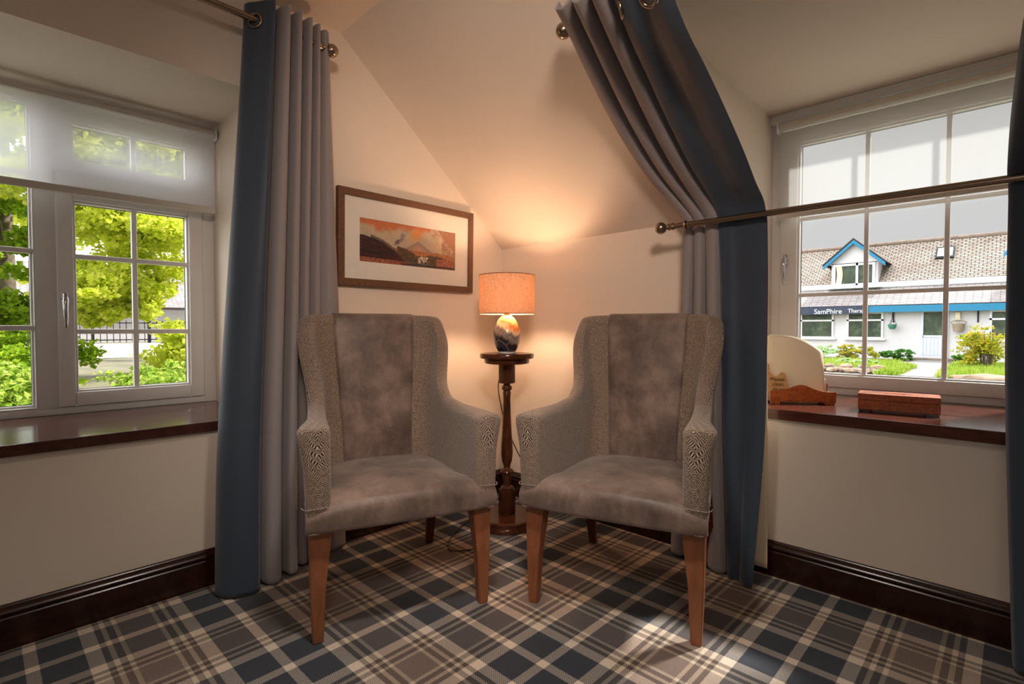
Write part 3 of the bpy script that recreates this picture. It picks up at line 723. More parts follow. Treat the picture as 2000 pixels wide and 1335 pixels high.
m = MB()
for a in range(3):
    t = a*2*PI/3+.4; m.tube([(0, 0, .250), (.06*math.cos(t), .06*math.sin(t), .252), (.148*math.cos(t), .148*math.sin(t), .26)], .0016, 6)
m.build('shade_carrier', M['brass'], lp, smooth=True, sharp=40)
m = MB()
cp = cr([(TX-.05, TY+.05, .936), (TX-.10, TY+.105, .936), (TX-.118, TY+.122, .90), (TX-.07, TY+.02, .80), (TX-.050, TY-.015, .72), (TX-.035, TY+.02, .55), (TX+.01, TY+.06, .40), (TX+.06, TY+.10, .28), (TX+.12, TY+.14, .12), (TX+.10, TY+.17, .02), (TX+.02, TY+.20, .006), (TX-.12, TY+.12, .006), (TX-.17, TY-.10, .006), (.36, -.72, .006), (.48, -.82, .006), (.55, -.70, .006), (.45, -.60, .006)], 120)
m.tube([tuple(p) for p in cp], .003, 8); tag(m.build('cable', M['cable'], smooth=True), 'thin brown lamp cable running down the pedestal table onto the carpet', 'cable')

# ============================================================ PICTURE
pc = empty('framed_picture', (0, -.7125, 1.51)); tag(pc, 'landscape watercolour with a white mount in a brown wooden frame on the left wall', 'picture')
pw, ph, fw = .868, .474, .034
pm = lambda u, v, d: (d+.004+.010*(v+ph/2)/ph, u, v)
m = MB()
def bar(u0, u1, v0, v1):
    c = [pm(u0, v0, 0), pm(u1, v0, 0), pm(u1, v1, 0), pm(u0, v1, 0)]; m.prism(c, (.026, 0, 0))
bar(-pw/2, pw/2, -ph/2, -ph/2+fw); bar(-pw/2, pw/2, ph/2-fw, ph/2); bar(-pw/2, -pw/2+fw, -ph/2+fw, ph/2-fw); bar(pw/2-fw, pw/2, -ph/2+fw, ph/2-fw)
m.build('frame', M['frame'], pc)
ax0, ax1, az0, az1 = -1.026+.7125, -.409+.7125, 1.397-1.51, 1.614-1.51
m = MB(); iu, iv = pw/2-fw, ph/2-fw
for (a, b, c, d) in ((-iu, iu, -iv, az0), (-iu, iu, az1, iv), (-iu, ax0, az0, az1), (ax1, iu, az0, az1)):
    m.prism([pm(a, c, .012), pm(b, c, .012), pm(b, d, .012), pm(a, d, .012)], (.003, 0, 0))
m.build('mount', M['mount'], pc)
def vnoise(x, y, s, seed=0):
    return mnoise.fractal(Vector((x*s+seed*7.3, y*s-seed*3.1, seed)), 1.0, 2.0, 4)*.5
def art(u, v):
    """u 0..1 left-right, v 0..1 bottom-top: invented moorland under an orange sky"""
    A = np.array; mixc = lambda a, b, t: a+(b-a)*min(1, max(0, t))
    n1_, n2_, n3_ = vnoise(u*2.8, v, 3, 1), vnoise(u*2.8, v, 7, 2), vnoise(u*2.8, v, 16, 3)
    c = A([206., 184, 156])
    c = mixc(c, A([186, 172, 150]), .5+n1_*1.6)
    c = mixc(c, A([204, 116, 70]), sm(.70, .90, v+.30*n1_+.12*n2_-.30*abs(u-.25)))
    c = mixc(c, A([232, 150, 70]), sm(.0, .09, .09-math.hypot((u-.56)*1.0, (v-.80)*.35)+.05*n2_)*.9)
    c = mixc(c, A([150, 90, 64]), sm(.0, .18, (u-.78)+.25*(v-.6)+.25*n2_)*.75)
    c = mixc(c, A([228, 200, 170]), sm(0, .05, .05-abs(u-.83-.02*n3_)-.25*abs(v-.72))*.8)
    c = mixc(c, A([74, 62, 100]), sm(0, .025, .024+.03*n2_-abs((v-.60)-(u-.385)*2.3)*.18-abs(u-.40)*.22))
    pk = .40+.24*max(0, 1-abs(u-.58)/.16)**1.1+.03*n2_            # far hill
    if v < pk: c = mixc(A([156, 134, 122]), A([196, 158, 130]), (pk-v)*5)
    if v < .40-.05*(u-.5)+.05*n2_: c = mixc(A([204, 138, 84]), A([150, 92, 62]), .5+n3_*1.2)
    h2 = interp(u, [.36, .46, .56, .64, .72, .8, 1.0], [.47, .40, .28, .27, .33, .30, .22])+.05*n3_
    if u > .36 and v < h2: c = mixc(A([66, 54, 40]), A([112, 80, 52]), .5+n3_*2.2)
    h1 = interp(u, [0, .12, .22, .33, .42, .5], [.62, .58, .50, .34, .16, .0])+.02*n2_
    if v < h1+.06 and .1 < u < .47: c = mixc(c, A([92, 80, 70]), .8)
    if v < h1: c = mixc(A([82, 38, 38]), A([46, 34, 34]), .5+3*vnoise(u*1.2+v*1.5, v*3, 6, 5))
    if u > .78 and v < .25+.03*n2_-.2*abs(u-.86): c = mixc(A([190, 118, 90]), A([132, 76, 58]), .5+n3_*1.3)
    if u < .5 and v < .10+.02*n2_+.06*(.3-u): c = mixc(A([192, 120, 88]), A([118, 62, 46]), .5+n3_*1.3)
    if abs(u-.635) < .055 and v < .27+.02*n3_ and v > .06: c = mixc(A([226, 208, 176]), A([70, 56, 48]), sm(.1, .2, n3_+.12))
    if .5 < u < .74 and v < .10+.02*n2_: c = mixc(A([110, 106, 106]), A([60, 56, 58]), .5+n3_*2)
    if u > .4 and v < .04+.03*u+.02*n3_: c = mixc(c, A([58, 40, 34]), .7)
    return c
NUa, NVa = 260, 100; m = MB(); G = [[pm(ax0+(ax1-ax0)*i/NUa, az0+(az1-az0)*j/NVa, .0125) for j in range(NVa+1)] for i in range(NUa+1)]
m.grid(G)
t = NT('watercolour'); at_ = t.n('ShaderNodeAttribute'); at_.attribute_name = 'paint'
ao = m.build('artwork', t.done(t.bsdf(at_.outputs['Color'], .8)), pc)
ca = ao.data.color_attributes.new('paint', 'FLOAT_COLOR', 'POINT')
vals = []
for v_ in ao.data.vertices:
    u = (v_.co.y-ax0)/(ax1-ax0); w_ = (v_.co.z-az0)/(az1-az0); c = art(u, w_); vals += list(s2l(*[max(0, min(255, q)) for q in c]))
ca.data.foreach_set('color', vals)
m = MB(); m.poly([pm(-iu, -iv, .0175), pm(iu, -iv, .0175), pm(iu, iv, .0175), pm(-iu, iv, .0175)])
m.build('glazing', M['glass'], pc)

# ============================================================ THINGS ON THE RIGHT SILL
ZS = .718
# letter rack
a = Vector((1.590, .150)); b = Vector((1.822, .281)); rk = empty('letter_rack', (a.x, a.y, ZS), math.atan2(b.y-a.y, b.x-a.x))
tag(rk, 'carved wooden letter rack with wavy sides at the left end of the dormer sill', 'letter rack')
RL = (b-a).length; RD = .115
def wavy(h0, hm, L, n=28): return [(L*i/n, h0+(hm-h0)*math.exp(-((i/n-.48)/.22)**2)-(.006*math.sin(PI*i/n))) for i in range(n+1)]
for yy, h0, hm, nm_ in ((0, .058, .092, 'front_panel'), (RD, .085, .128, 'back_panel')):
    m = MB(); pts = [(0, yy, .012)]+[(x, yy, z) for x, z in wavy(h0, hm, RL)]+[(RL, yy, .012)]; pts = [pts[0]]+pts[1:-1]+[pts[-1]]
    m.prism(pts, (0, .009, 0)); m.build(nm_, M['rackwood'], rk)
for xx in (0, RL-.008):
    m = MB(); m.box((xx, .009, .012), (xx+.008, RD, .05), .001); m.build('side_panel', M['rackwood'], rk)
m = MB(); m.box((0, 0, .008), (RL, RD+.009, .014)); m.build('floor_board', M['rackwood'], rk)
for xx in (.004, RL-.040):
    for yy in (.002, RD-.028):
        m = MB(); m.box((xx, yy, 0), (xx+.036, yy+.028, .009), .001); m.build('foot', M['rackwood'], rk)
def in_rack(name, x, y, z): o = empty(name, tuple(rk.matrix_basis @ Vector((x, y, z))), rk.rotation_euler.z); return o
# cream sheets standing in the rack, the tall corner curling over
for k in range(3):
    G = []; W_, H_ = .232, .296-.006*k
    for i in range(17):
        row = []; u = i/16
        for j in range(17):
            v = j/16; x = .002+W_*u-.004*k; top = H_*(1-.20*max(0, (u-.35)/.65)**2.2-.07*u)
            z = .018+top*v; y = .045+.016*k+.030*v*v*v*u+.010*v; row.append((x, y, z))
        G.append(row)
    m = MB(); m.grid(G); mt = rk.matrix_basis.copy()
    o = m.build('paper_sheet', M['paper'], smooth=True); o.location = (a.x, a.y, ZS); o.rotation_euler = (0, 0, rk.rotation_euler.z)
    md = o.modifiers.new('t', 'SOLIDIFY'); md.thickness = .0012
    tag(o, ['cream paper sheet in the wooden letter rack, nearest the room', 'cream paper sheet in the middle of the letter rack', 'cream paper sheet in the letter rack, nearest the glass'][k], 'paper', 'cream sheets in the letter rack')
# white card edge at the right end of the rack
m = MB(); m.box((RL-.030, .05, .016), (RL-.026, .10, .110), .0005); o = m.build('envelope', M['white']); o.location = (a.x, a.y, ZS); o.rotation_euler = (0, 0, rk.rotation_euler.z)
tag(o, 'small white envelope upright at the right end of the letter rack', 'envelope')
# pale wooden plaque
pq = empty('wooden_plaque', tuple(Matrix.Translation((a.x, a.y, ZS)) @ Matrix.Rotation(rk.rotation_euler.z, 4, 'Z') @ Vector((-.004, .014, .016))), rk.rotation_euler.z)
outl = [(.016, 0), (.086, 0), (.084, .04), (.078, .08), (.070, .112), (.064, .122), (.055, .124), (.048, .117), (.042, .110), (.030, .106), (.018, .111), (.008, .124), (.004, .140), (.003, .160), (-.012, .160), (-.014, .10), (-.008, .05)]
oc = cr(outl+[outl[0]], 70)[:-1]
m = MB(); m.prism([(x, .010*z/.1, z) for x, z in oc], (0, .007, 0)); m.build('board', M['palewood'], pq)
def text_mesh(s, size, mat, parent, loc, rot=(PI/2, 0, 0), name='lettering', ext=.0006, sx=1.0, align='CENTER'):
    cu = bpy.data.curves.new(name, 'FONT'); cu.body = s; cu.size = size; cu.extrude = ext; cu.align_x = align
    to = bpy.data.objects.new(name, cu); COL.objects.link(to); bpy.context.view_layer.update()
    me = bpy.data.meshes.new_from_object(to.evaluated_get(bpy.context.evaluated_depsgraph_get())); bpy.data.objects.remove(to); bpy.data.curves.remove(cu)
    me.materials.clear(); me.materials.append(mat); o = bpy.data.objects.new(name, me); link(o, parent); o.location = loc; o.rotation_euler = rot; o.scale = (sx, 1, 1); return o
for s_, z_, sz in (('Please', .084, .024), ('clean', .062, .024), ('the tray', .042, .016), ('Thank you', .024, .011)):
    text_mesh(s_, sz, M['ink'], pq, (.036+.14*(.08-z_), .010*z_/.1-.0008, z_), (PI/2-.1, 0, 0))
tag(pq, 'small pale wooden plaque with burnt lettering leaning in the letter rack', 'plaque')
# slim wooden tissue box
a2, b2 = Vector((1.926, .156)), Vector((2.190, .187)); tbx = empty('tissue_box', (a2.x, a2.y, ZS), math.atan2(b2.y-a2.y, b2.x-a2.x))
tag(tbx, 'long flat wooden box with a slotted carved lid on the dormer sill', 'box')
TL, TD = (b2-a2).length, .135
m = MB(); m.box((0, 0, .008), (TL, TD, .048), .003); m.build('body', M['rackwood'], tbx)
# lid with an eye-shaped slot
m = MB(); n = 24
up = [(.04+(TL-.08)*i/n, TD/2+.014*math.sin(PI*i/n)**1.6) for i in range(n+1)]; dn = [(x, TD-y) for x, y in up]
for z in (.074,):
    for side, edge, yy in ((up, 1, TD), (dn, 0, 0)):
        for i in range(n):
            q = [(side[i][0], side[i][1], z), (side[i+1][0], side[i+1][1], z), (side[i+1][0], yy, z), (side[i][0], yy, z)]
            m.poly(q if edge else q[::-1])
    m.poly([(0, 0, z), (.04, 0, z), (.04, TD, z), (0, TD, z)]); m.poly([(TL-.04, 0, z), (TL, 0, z), (TL, TD, z), (TL-.04, TD, z)])
for (p, q) in (((0, 0), (TL, 0)), ((TL, 0), (TL, TD)), ((TL, TD), (0, TD)), ((0, TD), (0, 0))):
    m.poly([(*p, .0495), (*q, .0495), (*q, .074), (*p, .074)])
for side in (up, dn):
    for i in range(n): m.poly([(*side[i], .060), (*side[i+1], .060), (*side[i+1], .074), (*side[i], .074)])
bmesh.ops.remove_doubles(m.bm, verts=m.bm.verts, dist=.0003)
m.build('lid', M['rackwood'], tbx)
m = MB(); m.box((.02, .03, .050), (TL-.02, TD-.03, .060)); m.build('tissues', M['white'], tbx)
for xx in (.004, TL-.044):
    for yy in (.003, TD-.033):
        m = MB(); m.box((xx, yy, 0), (xx+.04, yy+.03, .009), .001); m.build('foot', M['skirting'], tbx)

# ============================================================ OUTSIDE, RIGHT: the white building
GZ = -.2
m = MB(); m.poly([(-14, 1.0, GZ), (14, 1.0, GZ), (14, 60, GZ), (-14, 60, GZ)]); tag(m.build('ground', M['ground'], fix=False), kind='structure')
m = MB(); m.poly([(.15, 3, GZ+.01), (1.25, 3, GZ+.01), (.75, 20, GZ+.01), (.45, 23.9, GZ+.01), (-.35, 23.9, GZ+.01), (-.35, 20, GZ+.01)]); tag(m.build('gravel_path', M['gravel'], fix=False), 'grey gravel path leading to the white glazed door', 'path')
bd = empty('cottage', (0, 24, GZ)); tag(bd, 'long white rendered building with slate roof and bright blue trim', 'building')
B = lambda x, y, z: (x, y-24, z-GZ)
m = MB(); m.box(B(-9, 24, GZ), B(6, 30, 2.05)); m.build('wall', M['render'], bd)
def roofpiece(name, x0, x1, ya, za, yb, zb, mat, th=.08):
    m = MB(); L_ = math.hypot(yb-ya, zb-za)
    m.poly([B(x0, ya, za), B(x1, ya, za), B(x1, yb, zb), B(x0, yb, zb)], [(x0, 0), (x1, 0), (x1, L_), (x0, L_)])
    m.poly([B(x0, ya, za-th), B(x1, ya, za-th), B(x1, yb, zb-th), B(x0, yb, zb-th)]); m.poly([B(x0, ya, za-th), B(x1, ya, za-th), B(x1, ya, za), B(x0, ya, za)])
    return m.build(name, mat, bd, fix=False)
roofpiece('lower_roof', -9.3, 6.3, 23.65, 2.02, 25.1, 2.84, M['slateLow'])
roofpiece('roof', -9.3, 6.3, 25.15, 3.02, 27.4, 4.98, M['slate'])
m = MB(); m.box(B(-9.3, 25.02, 2.83), B(6.3, 25.2, 3.06), .02); m.build('gutter', M['white'], bd)
m = MB(); m.tube([B(-9.3, 27.4, 5.0), B(6.3, 27.4, 5.0)], .09, 10); m.build('ridge', M['stone'], bd)
m = MB(); m.box(B(-2.0, 23.60, 1.72), B(6.3, 23.66, 1.98)); m.box(B(-9.3, 23.60, 1.72), B(-4.7, 23.66, 1.98)); m.build('fascia', M['blue'], bd)
m = MB(); m.box(B(-4.7, 23.58, 1.66), B(-2.0, 23.66, 1.99)); sgn = m.build('sign', M['signnavy'], bd)
text_mesh('SamPhire', .30, M['white'], sgn, B(-4.02, 23.57, 1.69), name='lettering', ext=.005, align='LEFT', sx=.95)
text_mesh('Therapi', .24, M['white'], sgn, B(-2.74, 23.57, 1.72), name='lettering', ext=.005, align='LEFT', sx=.9)
def bwin(x0, x1, z0, z1, y, trans=None, vm=None, nm='window', th=.07):
    m = MB(); mk = lambda u, v, d: B(u, y-d, v)
    ring(m, mk, x0, x1, z0, z1, th, -.05, .05, 0)
    if trans: m.box(mk(x0, trans-th/2, -.05), mk(x1, trans+th/2, .05))
    if vm: m.box(mk(vm-th/2, z0, -.05), mk(vm+th/2, z1, .05))
    w = m.build(nm, M['white'], bd); m = MB(); m.box(mk(x0+.02, z0+.02, -.03), mk(x1-.02, z1-.02, .0)); m.build('pane', M['pane'], w); return w
bwin(-4.66, -3.34, .62, 1.74, 23.98, 1.40); bwin(-2.84, -1.54, .62, 1.74, 23.98, 1.40); bwin(1.72, 3.1, .62, 1.74, 23.98, 1.40)
for q0, q1 in ((-4.75, -3.25), (-2.92, -1.46), (1.64, 3.2)): m = MB(); m.box(B(q0, 23.86, .56), B(q1, 24, .62)); m.build('sill', M['white'], bd)
m = MB(); mk = lambda u, v, d: B(u, 23.98-d, v)
ring(m, mk, -.30, .55, -.14, 1.78, .08, -.05, .05, 0); m.box(mk(-.24, -.08, 0), mk(.49, .74, .03)); m.box(mk(-.24, .70, 0), mk(.49, .78, .05))
for k in range(6): m.box(mk(-.20+.115*k, -.02, .03), mk(-.20+.115*k+.09, .64, .042))
dr = m.build('door', plain('door_panel_paint', s2l(196, 202, 216), .45, var=.01), bd); m = MB(); m.box(mk(-.23, .77, -.01), mk(.48, 1.71, .0)); m.build('pane', M['pane'], dr)
m = MB(); m.box(B(-.6, 23.6, GZ), B(.9, 24, -.12), .02); m.build('doorstep', M['stone'], bd)
# dormer
dm = MB(); mk = lambda u, v, d: B(u, 24.9-d, v)
XA, XB, XM = -3.68, -1.92, -2.86
dm.box(B(XA, 25.0, 2.86), B(XB, 27.0, 3.98)); dm.prism([B(XA-.1, 25.0, 3.95), B(XB+.1, 25.0, 3.95), B((XA+XB)/2, 25.0, 4.85)], (0, 2.3, 0)); do = dm.build('dormer', M['render'], bd)
m = MB()
cx = (XA+XB)/2
for sx in (-1, 1):
    e1 = Vector(B(cx, 24.75, 4.98)); e2 = Vector(B(cx+sx*1.17, 24.75, 3.90)); dn_ = Vector((0, 0, -.17))
    m.prism([e1, e2, e2+dn_, e1+dn_], (0, .08, 0))
m.build('bargeboard', M['blue'], do)
m = MB()
for sx in (-1, 1):
    e1 = Vector(B(cx, 24.72, 5.0)); e2 = Vector(B(cx+sx*1.2, 24.72, 3.90)); m.prism([e1, e2, e2+Vector((0, 0, .05)), e1+Vector((0, 0, .05))], (0, 2.6, 0))
m.build('roof', M['slate'], do)
w = bwin(-3.60, -2.02, 2.96, 3.94, 24.96, None, -2.68, th=.09); w.parent = do
m = MB(); m.box(B(-2.6, 24.90, 3.55), B(-2.1, 24.94, 3.63)); m.build('transom', M['white'], w) if False else m.bm.free()
m = MB(); m.box(B(-3.8, 24.75, 2.84), B(-1.8, 25.0, 2.96)); m.build('sill', M['white'], do)
m = MB(); G = [[B(-3.5+.22*v+.10*math.sin(3*u)*(1-abs(v-.5)), 24.93, 3.04+.82*u) for v in (0, .5, 1)] for u in np.linspace(0, 1, 8)]; m.grid(G); m.build('net_curtain', M['lining'], do)
# second dormer just entering at the right
m = MB(); m.box(B(2.42, 25.0, 3.0), B(4.0, 27.0, 3.98)); m.prism([B(2.3, 25.0, 3.95), B(4.1, 25.0, 3.95), B(3.2, 25.0, 4.85)], (0, 2.3, 0)); d2 = m.build('dormer', M['render'], bd)
m = MB(); e1 = Vector(B(3.2, 24.75, 4.98)); e2 = Vector(B(2.05, 24.75, 3.92)); m.prism([e1, e2, e2+Vector((0, 0, -.17)), e1+Vector((0, 0, -.17))], (0, .08, 0)); m.build('bargeboard', M['blue'], d2)
# skylight on the roof
def onroof(x, s, lift): return Vector(B(x, 25.15+2.25*s, 3.02+1.96*s))+Vector((0, -.66, .75))*lift
m = MB(); q = [onroof(-.10, .50, .0), onroof(.52, .50, .0), onroof(.52, .76, .0), onroof(-.10, .76, .0)]
m.prism(q, Vector((0, -.66, .75))*.08); sl = m.build('skylight', M['darkmetal'], bd)
m = MB(); q = [onroof(-.04, .53, .085), onroof(.46, .53, .085), onroof(.46, .73, .085), onroof(-.04, .73, .085)]; m.prism(q, Vector((0, -.66, .75))*.01); m.build('pane', plain('sky_mirror_pane', s2l(190, 205, 215), .1), sl)

# hanging baskets and lamp on the facade
def hbasket(name, x, z, r, mat, label, bracket=True):
    e = empty(name, (x, 23.72, z)); tag(e, label, 'planter')
    m = MB(); m.lathe([(r*.6, 0), (r*.95, r*.7), (r*1.0, r*1.25), (r*1.08, r*1.3), (r*1.0, r*1.33)], n=24); m.build('bowl', mat, e, smooth=True, sharp=40)
    m = MB()
    for a_ in range(3): t_ = a_*2.1; m.tube([(r*math.cos(t_), r*math.sin(t_), r*1.3), (0, 0, r*3.2)], .008, 6)
    m.build('chain', M['darkmetal'], e)
    return e
hbasket('hanging_basket', -1.20, 1.02, .15, plain('green_plastic', s2l(60, 120, 100), .5), 'small green hanging basket left of the glazed door')
m = MB(); m.tube([(-1.20, 23.99, 1.70), (-1.20, 23.74, 1.66), (-1.20, 23.72, 1.50)], .022, 8); m.box((-1.225, 23.97, 1.30), (-1.175, 24, 1.72)); tag(m.build('basket_bracket', M['darkmetal']), 'black wall bracket holding the green hanging basket', 'bracket')
m = MB(); m.tube([(1.40, 23.99, 1.70), (1.40, 23.80, 1.66), (1.40, 23.76, 1.50)], .022, 8); m.box((1.375, 23.97, 1.28), (1.425, 24, 1.72)); tag(m.build('basket_bracket', M['darkmetal']), 'empty black wall bracket above the tall shrub', 'bracket')
m = MB(); m.lathe([(.15, 0), (.19, .26), (.20, .30), (.19, .31)], n=20); m.tube([(-.24, 0, .36), (-.12, 0, .42), (.12, 0, .42), (.24, 0, .36)], .02, 6); m.tube([(-.2, 0, .30), (-.24, 0, .36)], .015, 6); m.tube([(.2, 0, .30), (.24, 0, .36)], .015, 6)
o = m.build('wall_planter', plain('wicker', s2l(140, 126, 104), .9, nscale=30, var=.3)); o.location = (.855, 23.79, .93); tag(o, 'brown wicker wall planter right of the glazed door', 'planter')
m = MB(); m.box((-.09, -.07, 0), (.09, .07, .05), .01); m.box((-.075, -.06, .05), (.075, .06, .30), .02); o = m.build('wall_lantern', plain('cream_plastic', s2l(214, 204, 176), .5)); o.location = (.82, 23.91, 1.38); tag(o, 'cream wall lantern above the wicker planter', 'lantern')

# ---------------------------------------------------------- planting
def leaves(name, pts, size, mat, parent=None, up=.3, aspect=.8):
    """one small folded blade per point"""
    n = len(pts); pts = np.array(pts); d = RNG.normal(size=(n, 3)); d[:, 2] = np.abs(d[:, 2])*up; d /= np.linalg.norm(d, axis=1)[:, None]
    r = RNG.normal(size=(n, 3)); s = np.cross(d, r); s /= np.linalg.norm(s, axis=1)[:, None]
    L_ = size*RNG.uniform(.6, 1.25, n)[:, None]; nm = np.cross(d, s)
    V = np.stack([pts, pts+d*L_*.5+s*L_*aspect*.5+nm*L_*.12, pts+d*L_, pts+d*L_*.5-s*L_*aspect*.5+nm*L_*.12], 1).reshape(-1, 3)
    me = bpy.data.meshes.new(name); me.vertices.add(4*n); me.vertices.foreach_set('co', V.ravel())
    me.loops.add(4*n); me.loops.foreach_set('vertex_index', np.arange(4*n)); me.polygons.add(n)
    me.polygons.foreach_set('loop_start', np.arange(n)*4); me.polygons.foreach_set('loop_total', np.full(n, 4)); me.update(calc_edges=True)
    me.materials.append(mat); o = bpy.data.objects.new(name, me); return link(o, parent)
def blob(c, r, n, shell=.55):
    d = RNG.normal(size=(n, 3)); d /= np.linalg.norm(d, axis=1)[:, None]; k = RNG.uniform(shell, 1, n)[:, None]
    return np.array(c)+d*k*np.array(r)
def clumps(c, r, nc, rr, n):
    cs = blob(c, r, nc, .2); out = []
    for q in cs: out.append(blob(q, (rr*RNG.uniform(.6, 1.3), rr*RNG.uniform(.6, 1.3), rr*RNG.uniform(.3, .6)), n//nc, .3))
    return np.concatenate(out)
def shrub(name, label, loc, r, n, size, mat, stems=0, cat='shrub', clump=True, base=None):
    e = empty(name, loc); tag(e, label, cat)
    P = clumps((0, 0, r[2]*.9), r, max(6, n//60), min(r)*.42, n) if clump else blob((0, 0, r[2]*.9), r, n)
    P[:, 2] = np.abs(P[:, 2]); leaves('foliage', P, size, mat, e)
    if stems:
        m = MB()
        for k in range(stems):
            t_ = RNG.uniform(0, 2*PI); q = RNG.uniform(.1, .8); m.tube([(.15*r[0]*math.cos(t_), .15*r[1]*math.sin(t_), 0), (.4*r[0]*q*math.cos(t_), .4*r[1]*q*math.sin(t_), r[2]*.7), (r[0]*q*math.cos(t_), r[1]*q*math.sin(t_), r[2]*1.5)], [.018, .012, .006], 5)
        m.build('stem', M['bark'], e)
    return e
shrub('shrub', 'tall golden green shrub with bare stems at the right of the garden', (1.78, 19.0, GZ), (.72, .6, .78), 3200, .085, M['leafGold'], 26)
shrub('shrub', 'low yellow green bush between the two ground floor windows', (-2.25, 22.2, GZ), (.85, .6, .30), 2600, .075, M['leafGold'])
shrub('shrub', 'dark green leafy plant left of the glazed door', (-.75, 22.8, GZ), (.5, .4, .26), 1200, .08, M['leafGreen'])
shrub('shrub', 'small round dark green plant under the hanging basket', (-1.35, 22.6, GZ), (.3, .3, .24), 700, .07, M['leafGreen'])
shrub('shrub', 'pale feathery plant at the left end of the flower bed', (-3.1, 21.2, GZ), (.55, .5, .34), 1800, .08, M['leafPale'])
shrub('shrub', 'low dark green hedge plant right of the gravel path', (1.0, 22.8, GZ), (.55, .4, .16), 1300, .07, M['leafGreen'])
shrub('ground_cover', 'pale green ground cover plants behind the rockery stones', (-1.55, 18.6, GZ), (.85, .7, .10), 2200, .075, M['leafPale'], cat='plants')
def grass(name, label, x0, x1, y0, y1, z, n, h, mat):
    P = np.column_stack([RNG.uniform(x0, x1, n), RNG.uniform(y0, y1, n), np.full(n, z)])
    o = leaves(name, P, h, mat, None, 3.0, .14); tag(o, label, 'grass', kind='stuff')
grass('grass', 'bright green grass left of the gravel path', -.25, .16, 14.2, 18.2, GZ, 3000, .18, M['grass'])
grass('grass', 'bright green grass right of the gravel path', .98, 2.6, 14.6, 21, GZ, 12000, .18, M['grass'])
grass('grass', 'tufts of grass along the flower bed by the facade', -4, -.5, 17.2, 21, GZ, 7000, .16, M['grass'])
def stone(name, label, loc, sc, seed, mat, group=None):
    m = MB(); bmesh.ops.create_icosphere(m.bm, subdivisions=3, radius=1)
    for v in m.bm.verts:
        q = v.co; k = 1+.35*mnoise.noise(q*1.3+Vector((seed, 0, 0)))+.12*mnoise.noise(q*4+Vector((seed, 3, 0)))
        v.co = Vector((q.x*sc[0]*k, q.y*sc[1]*k, q.z*sc[2]*k))
    o = m.build(name, mat, smooth=True, sharp=35); o.location = loc; o.rotation_euler = (0, 0, seed*1.7); return tag(o, label, 'stone', group)
RS = [(x_+.10, y_-.75) for x_, y_ in [(-1.95, 15.7), (-1.72, 15.75), (-1.50, 15.6), (-1.28, 15.8), (-1.08, 15.6), (-.88, 15.75), (-.70, 15.6), (-.52, 15.8), (-.36, 15.6), (-1.62, 15.9), (-1.2, 15.95), (-.8, 15.95), (-.46, 15.95)]]
RSL = ['leftmost of the front row', 'second from the left in the front row', 'third from the left in the front row', 'fourth from the left in the front row', 'middle of the front row', 'fourth from the right in the front row', 'third from the right in the front row', 'second from the right in the front row', 'rightmost of the front row', 'leftmost of the upper row', 'second from the left in the upper row', 'second from the right in the upper row', 'rightmost of the upper row']
for i, (x, y) in enumerate(RS): stone('stone', 'rockery stone below the flower bed, '+RSL[i], (x, y, GZ+.06+(.10 if i > 8 else 0)), (.165, .13, .075), i+1, M['stone' if i % 2 else 'stone2'], 'rockery stones edging the flower bed')
stone('boulder', 'long low stone block lying in front of the tall shrub', (1.90, 13.9, GZ+.07), (.55, .20, .13), 3.3, M['stone2']).rotation_euler = (0, 0, .05)

# ============================================================ OUTSIDE, LEFT: trees
GL = .3
m = MB(); m.poly([(-60, -30, GL), (-.9, -30, GL), (-.9, 12, GL), (-60, 22, GL)]); m.poly([(-14, -30, GZ-.1), (-.7, -30, GZ-.1), (-.7, 1.0, GZ-.1), (-14, 1.0, GZ-.1)]); tag(m.build('ground', M['ground'], fix=False), kind='structure')
m = MB(); m.poly([(-14, -3, GL+.01), (-14, 9, GL+.01), (-29, 16, GL+.01), (-29, -8, GL+.01)]); tag(m.build('road', M['road'], fix=False), 'pale sunlit road beyond the trees outside the left window', 'road')
ob = empty('outbuilding', (-33, 4, GL)); tag(ob, 'white walled building with a grey roof half hidden by lime green leaves', 'building')
m = MB(); m.box((-3, -9, 0), (0, 12, 1.95)); m.build('wall', M['render'], ob)
m = MB(); m.poly([(.4, -9.4, 1.9), (.4, 12.4, 1.9), (-3, 12.4, 4.4), (-3, -9.4, 4.4)], [(0, 0), (22, 0), (22, 4), (0, 4)]); m.box((.3, -9.4, 1.82), (.42, 12.4, 1.95)); m.build('roof', M['slateLow'], ob, fix=False)
fe = empty('railing', (-30, 2, GL)); tag(fe, 'dark metal railing in front of the white walled building', 'railing')
m = MB()
for k in range(46): m.box((-.02, -5+k*.26, .05), (.02, -4.97+k*.26, 1.15))
m.box((-.02, -5, 1.0), (.02, 7, 1.05)); m.box((-.02, -5, .15), (.02, 7, .2)); m.build('bars', M['darkmetal'], fe)
for k in range(6): m = MB(); m.box((-.06, -5+k*2.3, 0), (.06, -4.88+k*2.3, 1.3)); m.build('post', M['darkmetal'], fe)

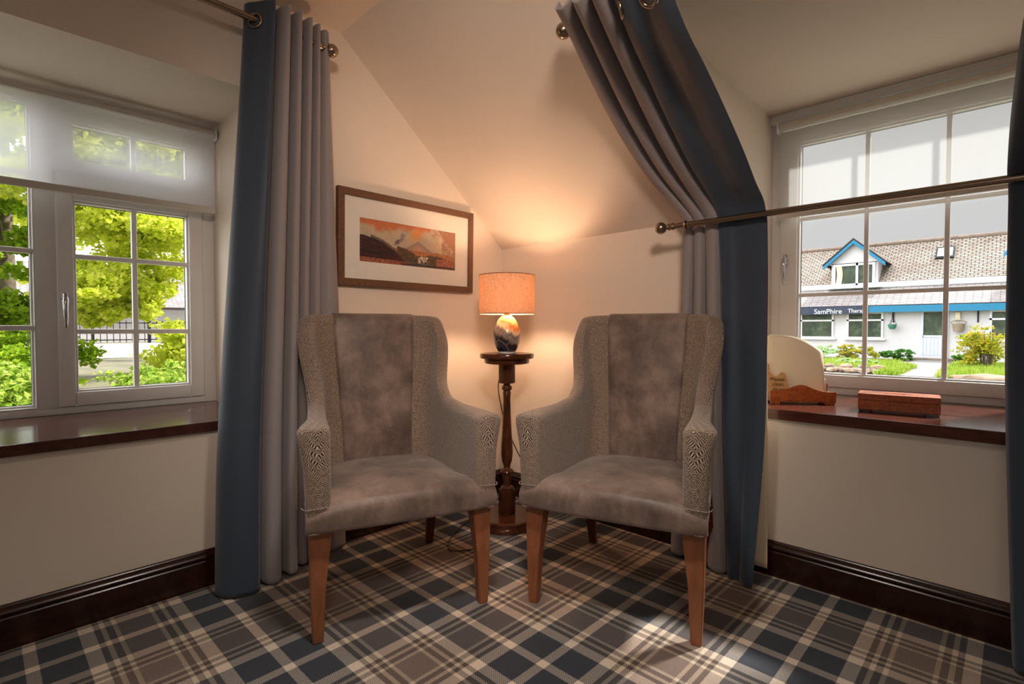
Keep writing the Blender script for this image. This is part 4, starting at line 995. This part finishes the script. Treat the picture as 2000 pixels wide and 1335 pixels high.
def tree(label, loc, h, r, crowns, n, size, mat, tr=.12, lean=(0, 0)):
    e = empty('tree', loc); tag(e, label, 'tree')
    m = MB(); pts = [(lean[0]*t_*h, lean[1]*t_*h, h*t_) for t_ in np.linspace(0, 1, 8)]; m.tube(pts, [tr*(1.15-.85*t_) for t_ in np.linspace(0, 1, 8)], 12)
    for k in range(9):
        z = h*RNG.uniform(.25, .9); t_ = RNG.uniform(0, 2*PI); L_ = r*RNG.uniform(.5, 1)
        m.tube([(lean[0]*z, lean[1]*z, z), (lean[0]*z+L_*.5*math.cos(t_), lean[1]*z+L_*.5*math.sin(t_), z+.25*L_), (lean[0]*z+L_*math.cos(t_), lean[1]*z+L_*math.sin(t_), z+.3*L_)], [tr*.35, tr*.2, .012], 6)
    m.build('trunk', M['bark'], e, smooth=True)
    P = np.concatenate([clumps(c, rr, k, cl_, int(n*w)) for c, rr, k, cl_, w in crowns]); leaves('foliage', P, size, mat, e, .5, .9)
    return e
tree('nearest lime green tree, its leaves filling the opening casement', (-7.4, .75, GL), 5.2, 1.6, [((.2, -1.5, 2.9), (1.2, 1.5, 1.75), 170, .38, .60), ((.2, -1.7, 1.25), (.9, .75, .42), 60, .26, .18), ((.5, -1.6, 4.2), (1.4, 1.8, .9), 60, .4, .22)], 64000, .085, M['leafLime'], .14)
tree('grey trunked tree seen through the left fixed pane', (-9.4, -2.0, GL), 6.5, 2.0, [((1.0, -.7, 2.9), (1.0, 1.4, 2.0), 110, .36, .85), ((.9, -.4, .9), (.7, 1.0, .5), 30, .3, .15)], 26000, .10, M['leafDeep'], .13)
tree('tall lime green tree standing further back behind the casement', (-12.6, 3.4, GL), 7.5, 2.6, [((0, -2.9, 4.0), (1.4, 2.8, 2.6), 170, .5, .82), ((0, -3.9, 1.7), (1.0, 1.2, .6), 50, .4, .18)], 42000, .115, M['leafLime'], .18)
tree('dark green tree standing behind the grey trunk', (-14.5, -3.4, GL), 7.5, 2.6, [((0, -.4, 3.6), (1.4, 3.0, 2.8), 120, .5, 1)], 16000, .15, M['leafDeep'], .15)
def lowbush(label, loc, r, n, size, mat): return shrub('shrub', label, loc, r, n, size, mat, 8)
lowbush('variegated yellow green shrub under the left fixed pane', (-4.3, -2.25, -.1), (1.2, .75, .46), 11000, .065, M['leafIvy'])
lowbush('broad yellow green shrub under the middle of the casement', (-4.9, -.75, -.1), (1.1, .7, .40), 9000, .065, M['leafIvy'])
lowbush('rounded lime shrub at the right of the casement view', (-7.6, .15, .1), (.8, .6, .58), 7000, .08, M['leafLime'])
lowbush('leafy green shrub in front of the grey trunks', (-7.0, -2.0, .1), (.9, .8, .50), 7000, .08, M['leafDeep'])
